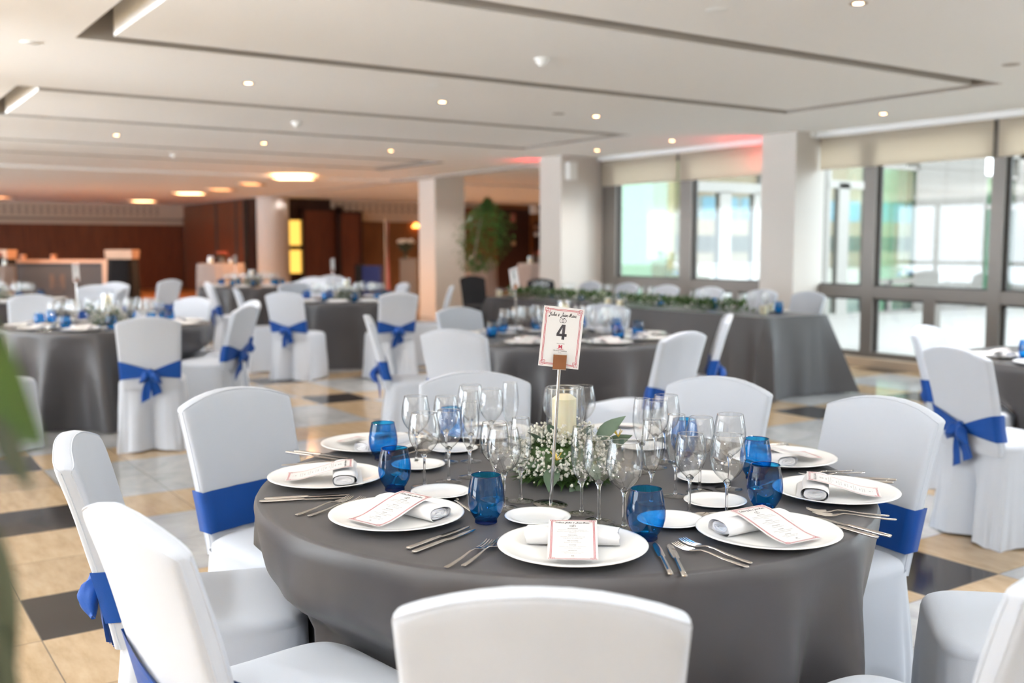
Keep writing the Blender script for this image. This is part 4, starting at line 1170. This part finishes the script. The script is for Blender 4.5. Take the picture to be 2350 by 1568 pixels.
for n, (px, py, lab) in enumerate(((7.15, 10.84, 'candle in a square looking glass at the far end of the long table'), (7.32, 10.80, 'candle in glass beside the garland tip, second from the far end of the long table'),
        (1395, 703, 'taller candle in glass where the two garlands meet'), (1423, 707, 'candle in glass nearer the camera where the two garlands meet'),
        (1752, 722, 'candle in glass at the near corner of the long table'), (1767, 718, 'second candle in glass at the near corner of the long table'))):
    q = (px, py, ZT) if px < 100 else at_z(px, py, ZT); K_VOT.put(q, 0, lab, 'candles in glasses on the long table')
r5 = random.Random(77)
for n, v in enumerate((10.35, 9.75, 9.05, 8.35, 7.55, 6.75)):
    tab = 'long table at its %s chair from far end' % HN[n]
    for (du, dv, K, nm) in ((7.52, .0, S_W, 'wine glass'), (7.46, .09, S_W, 'wine glass'), (7.43, -.08, S_F, 'champagne flute'), (7.56, -.12, S_T, 'blue tumbler')):
        K.put((du + r5.uniform(-.02, .02), v + dv + r5.uniform(-.02, .02), ZT), 0, 'clear %s standing on %s' % (nm, tab) if nm != 'blue tumbler' else 'blue tumbler standing on ' + tab, 'glasses on the long table')
    K_PLATE.put((7.66, v, ZT), 0, 'white dinner plate on ' + tab, 'dinner plates on the long table')
    K_NAP.put((7.66, v, ZT + .003), PI / 2, 'rolled napkin on the plate of ' + tab, 'napkins on the long table')

# ------------------------------------------------------------------ cocktail tables
def cocktail(px, D, lab, nm, seed, Rr=.40, extra=True):
    X, Y = cw((px - 1175) / FPX * D, D)
    round_cloth('cocktail_tablecloth', X, Y, Rr, lab, 13, seed, 'cocktail table cloths', BEIGECLOTH, 1.06, .05, .8)
    q = cw((px - 1175) / FPX * D - .16, D - .1); K_VOT.put((q[0], q[1], 1.061), 0, 'candle in a glass on ' + nm, 'candles on cocktail tables', 1.25)
    q = cw((px - 1175) / FPX * D + .22, D - .1); K_VOT.put((q[0], q[1], 1.061), 0, 'low candle glass on ' + nm, 'candles on cocktail tables', .8)
    pt = thing('flower_pot', 'small dark flower pot with coral blooms on ' + nm, 'flower pot', (*cw((px - 1175) / FPX * D + .03, D), 1.061), 0, 'flower pots on cocktail tables')
    lathe_obj('pot', [(0, 0), (.06, 0), (.075, .11), (.065, .11), (0, .10)], POTGREY, pt, 20)
    b = MB(); r_ = random.Random(seed)
    for _ in range(26): b.blob((r_.gauss(0, .05), r_.gauss(0, .05), .15 + r_.uniform(0, .08)), .022, 6, 4)
    b.build('blooms', ROSE, pt, sharp=0)
    l = MB()
    for _ in range(40): l.leaf((0, 0, .1), (r_.uniform(-1, 1), r_.uniform(-1, 1), r_.uniform(.2, .9)), (0, 0, 1), .14, .04)
    l.build('leaves', LEAF, pt, sharp=0)
cocktail(508, 19.5, 'taupe cloth on the tall cocktail table before the wood partition', 'the cocktail table before the partition', 41, .44)
cocktail(1236, 19.5, 'taupe cloth on the tall cocktail table seen through the wide opening', 'the cocktail table seen through the opening', 42, .40)
cocktail(1100, 21.0, 'taupe cloth on the tall cocktail table behind the ficus tree', 'the cocktail table behind the ficus tree', 43, .36)
cocktail(-8, 17.5, 'taupe cloth on the tall table at the very left edge beside the bar', 'the tall table at the left edge', 44, .32)

# ------------------------------------------------------------------ things in the far hall
def facing_box(name, px0, px1, D, z0, z1, depth, lab, cat):
    xa, xb = (px0 - 1175) / FPX * D, (px1 - 1175) / FPX * D
    X, Y = cw((xa + xb) / 2, D); t = thing(name, lab, cat, (X, Y, 0), R(ALPHA)); return t, (xb - xa) / 2
bar, h = facing_box('bar_counter', 28, 238, 23.5, 0, 1.05, .5, 'grey bar counter with a copper coloured frame and a letter M on its front', 'bar')
MB().box(-h, h, 0, .55, 0, 1.0).build('front_panel', BARGREY, bar, smooth=False)
fr = MB(); fr.box(-h - .02, h + .12, -.03, .58, 1.0, 1.07); fr.box(h, h + .12, -.03, .58, 0, 1.0); fr.build('frame', COPPER, bar, smooth=False)
lg = MB()
for x0, x1, y0, y1 in ((-.17, -.09, 0, .34), (.09, .17, 0, .34)): lg.box(x0, x1, -.012, 0, .40 + y0, .40 + y1)
n = len(lg.v); lg.v += [(-.09, -.012, .74), (-.02, -.012, .48), (.02, -.012, .48), (.09, -.012, .74), (.09, -.012, .62), (0, -.012, .41), (-.09, -.012, .62)]
lg.f += [(n, n + 6, n + 5, n + 1), (n + 1, n + 5, n + 2), (n + 2, n + 5, n + 4, n + 3)]
lg.box(-.16, .16, -.012, 0, .33, .345); lg.box(-.10, .10, -.012, 0, .295, .31); lg.build('emblem', pbr('copper_emblem', (.17, .12, .10), .6), bar, smooth=False)
for px, lab in ((50, 'small pinkish cup on the bar top, nearer its end'), (120, 'small orange lit cup at the middle of the bar top')):
    X, Y = cw((px - 1175) / FPX * 23.6, 23.75); c = tag(MB().lathe([(0, 0), (.05, 0), (.07, .12), (.06, .12), (0, .02)], 16).build('cup', COPPER), lab, 'cup'); c.location = (X, Y, 1.07)
for px0, px1, lab in ((242, 304, 'black draped stand with a pale box on top beside the grey bar'), (-40, 18, 'black draped stand with a pale box on top at the left edge')):
    t, h = facing_box('draped_stand', px0, px1, 22.5, 0, 1.1, .5, lab, 'stand'); t['group'] = 'black draped stands by the bar'
    d = MB(); d.quad_grid(lambda i, j: ((h * (.86 + .16 * (1 - j / 4)) + .02 * math.sin(i * .9)) * sgn_pow(math.cos(2 * PI * i / 60), .4), .3 + (.3 + .05 * (1 - j / 4)) * sgn_pow(math.sin(2 * PI * i / 60), .4), 1.10 * j / 4 + .005), 60, 5, cu=True)
    d.f.append(tuple(4 + 5 * i for i in range(60))); d.build('black_drape', BLACKCLOTH, t)
    bx = thing('pale_box', 'pale copper lit box lying on the %s black stand' % ('nearer' if px0 > 0 else 'edge of view'), 'box', t.location + Vector((0, 0, 1.105)), R(ALPHA), 'boxes on the black stands')
    MB().box(-h * .98, h * .98, .05, .5, 0, .10).build('box_body', COPPER, bx, smooth=False); MB().box(-h, h, .03, .52, .10, .20).build('box_lid', COPPER, bx, smooth=False)
pd, h = facing_box('pedestal', 918, 955, 24, 0, 1, .4, 'grey square pedestal under the dark bowl of flowers', 'pedestal')
MB().box(-h, h, 0, .38, 0, 1.05).build('column', POTGREY, pd, smooth=False); MB().box(-h - .02, h + .02, -.02, .40, 1.05, 1.09).build('cap', POTGREY, pd, smooth=False)
X, Y = cw((930 - 1175) / FPX * 24, 24.18)
bw = thing('flower_bowl', 'dark bowl of white topped flowers standing on the grey pedestal', 'flower bowl', (X, Y, 1.09))
lathe_obj('bowl', [(0, 0), (.09, 0), (.03, .06), (.03, .14), (.16, .24), (.20, .34), (.18, .34), (0, .28)], DARKLEAF, bw, 24)
l = MB(); r_ = random.Random(3)
for _ in range(90): l.leaf((r_.uniform(-.1, .1), r_.uniform(-.1, .1), .30), (r_.uniform(-1, 1), r_.uniform(-1, 1), r_.uniform(-.3, .7)), (0, 0, 1), .16, .05)
l.build('leaves', DARKLEAF, bw, sharp=0)
l = MB()
for _ in range(40): l.blob((r_.gauss(0, .10), r_.gauss(0, .08), .40 + r_.uniform(-.02, .05)), .03, 6, 4)
l.build('flowers', BLOSSOM, bw, sharp=0)
bs, h = facing_box('blue_chair_stack', 832, 872, 24, 0, 1, .5, 'deep blue fabric covered block left of the flag', 'seat')
MB().box(-h, h, 0, .5, 0, .92).build('fabric_body', DEEPBLUE, bs, smooth=False); MB().box(-h - .18, -h, 0, .5, 0, .95).build('dark_side', BLACKCLOTH, bs, smooth=False)
X, Y = cw((886 - 1175) / FPX * 23.5, 23.5)
fg = thing('flag', 'furled reddish flag on a pole between the blue block and the pedestal', 'flag', (X, Y, 0))
MB().tube([(0, 0, 0), (0, 0, 2.0)], .014).build('pole', BRASS, fg)
fl = MB(); fl.quad_grid(lambda i, j: (.05 + .06 * math.sin(i * .9 + j * .35) * (1 - j / 14) + .02 * j / 14, .05 * math.cos(i * .9 + j * .2), .35 + 1.6 * j / 12), 14, 13, cu=True); fl.build('cloth', FLAGRED, fg)
MB().lathe([(0, 0), (.16, 0), (.15, .03), (.03, .06), (0, .06)], 20).build('base', BLACKCLOTH, fg)
q = at_y(957, 521, 26.9)
lm = thing('wall_lamp', 'orange glowing wall lamp at the edge of the square pillar', 'lamp', (q.x, 26.95, q.z)); lathe_obj('shade', [(.02, .12), (.13, 0), (.11, -.02), (0, -.02)], LAMPO, lm, 20); MB().box(-.03, .03, -.02, .05, -.02, .06).build('bracket', BRASS, lm, smooth=False)
def wall_bit(name, px, py, Y, w, h, mat, lab, cat, d=.06):
    q = at_y(px, py, Y); t = tag(MB().box(-w / 2, w / 2, -d, 0, -h / 2, h / 2).build(name, mat, None, smooth=False), lab, cat); t.location = (q.x, Y, q.z); return t
wall_bit('exit_sign', 1266, 492, 26.88, .26, .17, GREENSIGN, 'small green lit exit sign on the wood wall', 'sign')
wall_bit('wall_speaker', 1221, 481, 26.80, .20, .27, PLASTIC, 'white speaker box high on the wood wall beside the ficus', 'speaker', .18)
wall_bit('wall_sensor', 1229, 522, 26.80, .10, .12, COPPER, 'upper one of two pale fittings on the wood wall', 'fitting')
wall_bit('wall_sensor', 1229, 538, 26.80, .10, .12, PLASTIC, 'lower one of two pale fittings on the wood wall', 'fitting')
wall_bit('wall_button', 1177, 559, 26.58, .12, .12, COPPER, 'round pale door fitting on the wood pier beside the ficus', 'fitting')
wall_bit('wall_notice', 1177, 500, 26.58, .16, .26, FLAGRED, 'faint reddish notice on the wood pier beside the ficus', 'notice', .02)
q = at_y(1306, 393, 12.35)
sp = thing('wall_speaker', 'white speaker box high on the white wall pier', 'speaker', (q.x, 12.35, q.z)); MB().box(-.075, .075, -.11, 0, -.13, .13).build('case', PLASTIC, sp, smooth=False); MB().box(-.06, .06, -.114, -.11, -.11, .11).build('grille', PLASTIC, sp, smooth=False)
q = at_y(1866, 303, 8.19)
sp = thing('wall_sensor', 'small white sensor box at the top of the big white pillar', 'sensor', (q.x, 8.19, q.z)); MB().box(-.05, .05, -.05, 0, -.06, .06).build('case', PLASTIC, sp, smooth=False); MB().box(-.02, .02, -.054, -.05, -.03, .01).build('lens', PLASTIC, sp, smooth=False)

# ficus tree
X, Y = cw((1084 - 1175) / FPX * 18.2, 18.2)
tr = thing('ficus_tree', 'tall leafy ficus tree on a thin trunk beside the square pillar', 'tree', (X, Y, 0), R(ALPHA))
MB().lathe([(0, 0), (.075, 0), (.075, .45), (.06, .45), (0, .42)], 20).build('pot', PILLARP, tr)
MB().tube([(0, 0, .4), (.01, .02, .8), (.04, 0, 1.2), (.12, .02, 1.7), (.2, 0, 2.0)], [.03, .025, .022, .015, .006], 8).build('trunk', BARK, tr)
l = MB(); r_ = random.Random(12)
for _ in range(2600):
    z = r_.uniform(.95, 2.24); t = (z - .95) / 1.29
    w = (.12 + .36 * math.sin(PI * min(1, t * .78 + .1)) ** 1.1) * (1 if t < .8 else max(.15, (1 - t) * 4.2))
    a = r_.uniform(0, 2 * PI); rr = w * math.sqrt(r_.random()) * (1 + .25 * math.sin(7 * a + 9 * z))
    cx = .10 + .28 * t - .1 * t * t
    l.leaf((cx + rr * math.cos(a), rr * math.sin(a) * .8, z), (math.cos(a) + r_.uniform(-1, 1), math.sin(a) + r_.uniform(-1, 1), r_.uniform(-.9, .5)), (0, 0, 1), r_.uniform(.05, .085), r_.uniform(.022, .036), .2, 4)
l.build('foliage', FOLIAGE, tr, sharp=0)

# plant in a pot just left of the camera; only blurred leaves reach into the frame
pl = thing('potted_plant', 'blurred green plant reaching in at the left edge, closest to the camera', 'plant')
X, Y = cw(-.335, .62); pl.location = (X, Y, 0); pl.rotation_euler.z = R(ALPHA)
MB().lathe([(0, 0), (.13, 0), (.16, .30), (.145, .30), (0, .26)], 28).build('pot', POTGREY, pl)
MB().tube([(0, 0, .25), (-.02, .01, .7), (.005, 0, 1.05), (.0, .01, 1.32)], [.012, .010, .007, .004], 8).build('stem', DARKLEAF, pl)
l = MB(); l.leaf((-.062, 0, 1.374), (.66, 0, -.62), (0, -1, .2), .142, .088, .06, 9); l.build('leaf', NEARLEAF, pl, sharp=0)
l = MB(); l.leaf((.014, 0, 1.296), (.4, .0, -.9), (.3, -1, .2), .055, .015, .1, 8); l.build('leaf', DARKLEAF, pl, sharp=0)
l = MB(); l.leaf((.008, .0, 1.235), (.12, .0, -1), (0, -1, .2), .10, .026, .05, 8); l.build('leaf', DARKLEAF, pl, sharp=0)
l = MB(); l.leaf((.008, .0, 1.165), (.02, .0, -1), (.2, -1, .2), .10, .030, .05, 8); l.build('leaf', DARKLEAF, pl, sharp=0)

# ------------------------------------------------------------------ ceiling fittings
def downlight(px, py, lab, r=.045):
    q = at_z(px, py, CEIL); t = thing('downlight', lab, 'ceiling light', q, 0, 'ceiling downlights')
    lathe_obj('trim_ring', [(r * .62, .0), (r, -.004), (r * 1.15, -.001), (r * 1.15, 0)], BRASS, t, 24); lathe_obj('lamp', [(0, -.006), (r * .62, -.003), (r * .62, 0)], WARM, t, 20)
for px, py, lab in ((1970, 8, 'warm downlight at the top right of the ceiling'), (570, 191, 'warm downlight left of centre between the first two ceiling islands'), (1015, 234, 'warm downlight nearest the middle between the first two ceiling islands'),
        (1368, 267, 'warm downlight near the corner of the second ceiling island'), (267, 310, 'warm downlight at far left below the second ceiling island'), (606, 329, 'warm downlight below the second ceiling island, left of centre'),
        (897, 346, 'warm downlight below the second ceiling island, nearer the middle'), (1370, 345, 'small warm downlight above the white wall pier'), (2027, 261, 'faint warm downlight above the big white pillar'),
        (1542, 323, 'faint warm downlight above the blind with the red glow'), (240, 418, 'dim orange downlight in the far left ceiling'), (826, 425, 'dim orange downlight left of the square pillar'),
        (1075, 395, 'orange downlight right of the square pillar top'), (648, 447, 'orange downlight beside the round column top'), (320, 446, 'dim orange downlight above the amber coffer light')):
    downlight(px, py, lab)
def flush(name, px, py, lab, cat, prof, z=CEIL, mat=PLASTIC, grp=None):
    q = at_z(px, py, z); t = tag(MB().lathe(prof, 28).build(name, mat), lab, cat, grp); t.location = q
for px, py, lab in ((1243, 134, 'white smoke detector nearest, in the middle of the first ceiling island'), (680, 280, 'white smoke detector inside the second ceiling island'), (397, 353, 'white smoke detector far left before the brown ceiling'), (238, 402, 'faint smoke detector over the brown far ceiling')):
    q = at_z(px, py, CEIL); t = thing('smoke_detector', lab, 'smoke detector', q, 0, 'ceiling smoke detectors')
    lathe_obj('base', [(0, 0), (.055, 0), (.055, -.012), (.04, -.022)], PLASTIC, t, 28); lathe_obj('sensor_head', [(.04, -.022), (.038, -.040), (.026, -.045), (.022, -.056), (0, -.058)], PLASTIC, t, 28)
for px, py, lab in ((1645, 22, 'flush white disc in the ceiling near the top edge'), (70, 97, 'flush white disc in the ceiling at the left edge'), (1282, 261, 'round grey ceiling speaker between the islands'), (167, 304, 'faint round ceiling speaker at far left'), (1000, 195, 'small flush disc beside the first ceiling island'), (1612, 258, 'small flush disc before the big white pillar'), (2320, 148, 'small dark disc at the right edge of the ceiling'), (1222, 316, 'tiny flush disc near the corner of the second ceiling island')):
    flush('ceiling_speaker', px, py, lab, 'ceiling disc', [(0, -.004), (.06, -.004), (.066, 0)], CEIL, SLOTGREY if px in (2320, 1282) else PLASTIC, 'ceiling discs')
for px0, px1, py, lab in ((632, 716, 408, 'bright warm coffer light nearest in the brown ceiling'), (406, 466, 443, 'warm coffer light before the wood partition'), (304, 354, 461, 'amber coffer light farthest over the bar'), (484, 530, 434, 'dim orange coffer light, second from the partition'), (556, 596, 421, 'dim orange coffer light next to the nearest one'), (-25, 20, 452, 'dim orange coffer light at the left edge')):
    z = CEIL - .05; a_ = at_z((px0 + px1) / 2, py, z); w = (at_z(px1, py, z) - at_z(px0, py, z)).length
    t = thing('coffer_light', lab, 'ceiling light', (a_.x, a_.y, z), R(ALPHA), 'coffer lights in the far ceiling')
    MB().box(-w / 2, w / 2, -.35, .35, -.012, -.002).build('diffuser', COFFER if 'dim' not in lab else glow('dim_coffer_%d' % px0, (1.0, .36, .12), 1.6), t, smooth=False)
    fr = MB(); fr.box(-w / 2 - .05, w / 2 + .05, -.40, -.35, -.02, 0); fr.box(-w / 2 - .05, w / 2 + .05, .35, .40, -.02, 0); fr.box(-w / 2 - .05, -w / 2, -.35, .35, -.02, 0); fr.box(w / 2, w / 2 + .05, -.35, .35, -.02, 0)
    fr.build('frame', BRASS, t, smooth=False)
for px0, px1, py, lab in ((870, 1000, 381, 'dark slot vent in the ceiling before the square pillar'),):
    a_, b_ = at_z(868, 389, CEIL), at_z(1010, 372, CEIL); d = (b_ - a_); t = thing('slot_vent', lab, 'vent', a_ + d / 2, math.atan2(d.y, d.x))
    MB().box(-d.length / 2, d.length / 2, -.05, .05, -.006, -.001).build('slot', SLOTDARK, t, smooth=False); v = MB(); v.box(-d.length / 2 - .02, d.length / 2 + .02, -.07, -.05, -.01, 0); v.box(-d.length / 2 - .02, d.length / 2 + .02, .05, .07, -.01, 0); v.build('frame', SLOTGREY, t, smooth=False)
# ------------------------------------------------------------------ light
w = bpy.data.worlds.new('sky'); SC.world = w; w.use_nodes = True
bg = w.node_tree.nodes['Background']; bg.inputs['Color'].default_value = (.82, .92, 1.0, 1); bg.inputs['Strength'].default_value = 3.8
def lamp(kind, name, loc, energy, col=(1, 1, 1), **kw):
    d = bpy.data.lights.new(name, kind); d.energy = energy; d.color = col
    for k, v in kw.items(): setattr(d, k, v)
    o = bpy.data.objects.new(name, d); COL.objects.link(o); o.location = loc; return o
sun = lamp('SUN', 'sun', (0, 0, 20), 19.0, (.90, .955, 1), angle=R(1.5)); sun.rotation_euler = Vector((-.70, -.25, .67)).to_track_quat('Z', 'Y').to_euler()
def portal(loc, rot, sx, sy):
    o = lamp('AREA', 'window_portal', loc, 1, shape='RECTANGLE', size=sx, size_y=sy); o.data.cycles.is_portal = True; o.rotation_euler = rot; return o
portal((10.3, 4, 1.4), (0, PI / 2, 0), 2.8, 18)           # daylight openings
portal((-6.6, 12.0, 1.4), (0, -PI / 2, 0), 2.8, 17.5)
# red LED uplights standing behind the two white piers
for loc, tgt in (((9.85, 8.95, 2.25), (9.75, 9.3, 2.75)), ((9.45, 13.15, 2.4), (9.4, 13.3, 2.75))):
    o = lamp('SPOT', 'red_uplight', loc, 9, (1, .02, .04), spot_size=R(120), spot_blend=.8, shadow_soft_size=.04)
    o.rotation_euler = (Vector(tgt) - Vector(loc)).to_track_quat('-Z', 'Y').to_euler()
# overhead fill beams added out of view to brighten the near hall
for v in (-2.6, .1):
    for u in (-3.4, -.6, 2.2, 5.0, 7.4):
        o = lamp('SPOT', 'downlight_or_fill_beam', (u, v, 2.72), 45, (.95, .98, 1), spot_size=R(150), spot_blend=.7, shadow_soft_size=.06)
for o_ in [o for o in COL.objects if o.name.startswith('downlight') and o.type == 'EMPTY']:  # the downlight fittings' own beams
    lamp('SPOT', 'downlight_or_fill_beam', o_.location - Vector((0, 0, .03)), 30 if o_.location.x > 8.2 else 66, (1, .92, .84), spot_size=R(125), spot_blend=.7, shadow_soft_size=.06)
for u, v in ((-3.4, 3.2), (-.9, 3.4), (5.0, 3.2), (7.4, 3.2)):  # more added fill beams, with no fittings, around the near table
    lamp('SPOT', 'downlight_or_fill_beam', (u, v, 2.72), 70, (.95, .98, 1), spot_size=R(150), spot_blend=.7, shadow_soft_size=.06)
# unseen fill spots added beside and behind the camera to brighten the ceiling
for loc, az, e in [((-6.1, v, 1.9), 8, 4200) for v in (-2, 1, 4, 7, 10, 13)] + [((u, -4.6, 1.9), 80, 1500) for u in (-4, -1, 2, 5, 8)]:
    o = lamp('SPOT', 'ceiling_fill', loc, e, (.90, .96, 1), spot_size=R(46), spot_blend=.6, shadow_soft_size=.1)
    o.rotation_euler = Vector((math.cos(R(az)) * .90, math.sin(R(az)) * .90, .43)).to_track_quat('-Z', 'Y').to_euler()
# warm downlights of the far hall
for px, py, e in ((430, 443, 60), (670, 408, 60), (330, 461, 60), (100, 440, 60)):
    q = at_z(px, py, 2.6); o = lamp('SPOT', 'hall_downlight', q, e * 3, (1, .52, .26), spot_size=R(150), spot_blend=.6, shadow_soft_size=.3)
for loc in ((13.5, 22, 2.6), (16.5, 24, 2.6), (11.5, 19, 2.6), (19.5, 23, 2.6)):
    o = lamp('SPOT', 'hall_downlight', loc, 200, (1, .58, .34), spot_size=R(150), spot_blend=.6, shadow_soft_size=.3)

# ------------------------------------------------------------------ camera
cam = bpy.data.cameras.new('camera'); co = bpy.data.objects.new('camera', cam); COL.objects.link(co)
co.location = (0, 0, CH)
co.matrix_world = Matrix.Translation((0, 0, CH)) @ Matrix((RGT, UPV, -FWD)).transposed().to_4x4()
cam.sensor_width = 36; cam.lens = FPX * 36 / 2350; cam.clip_start = .05; cam.clip_end = 200
cam.dof.use_dof = True; cam.dof.focus_distance = 2.42; cam.dof.aperture_fstop = 2.4
SC.camera = co
vs = SC.view_settings; vs.view_transform = 'Standard'; vs.look = 'None'; vs.gamma = 1.0; vs.use_curve_mapping = False; vs.exposure = 1.22
SC.cycles.max_bounces = 12; SC.cycles.diffuse_bounces = 5; SC.cycles.glossy_bounces = 4; SC.cycles.transmission_bounces = 8; SC.cycles.transparent_max_bounces = 48
SC.cycles.caustics_reflective = False; SC.cycles.caustics_refractive = False; SC.cycles.sample_clamp_indirect = 6.0
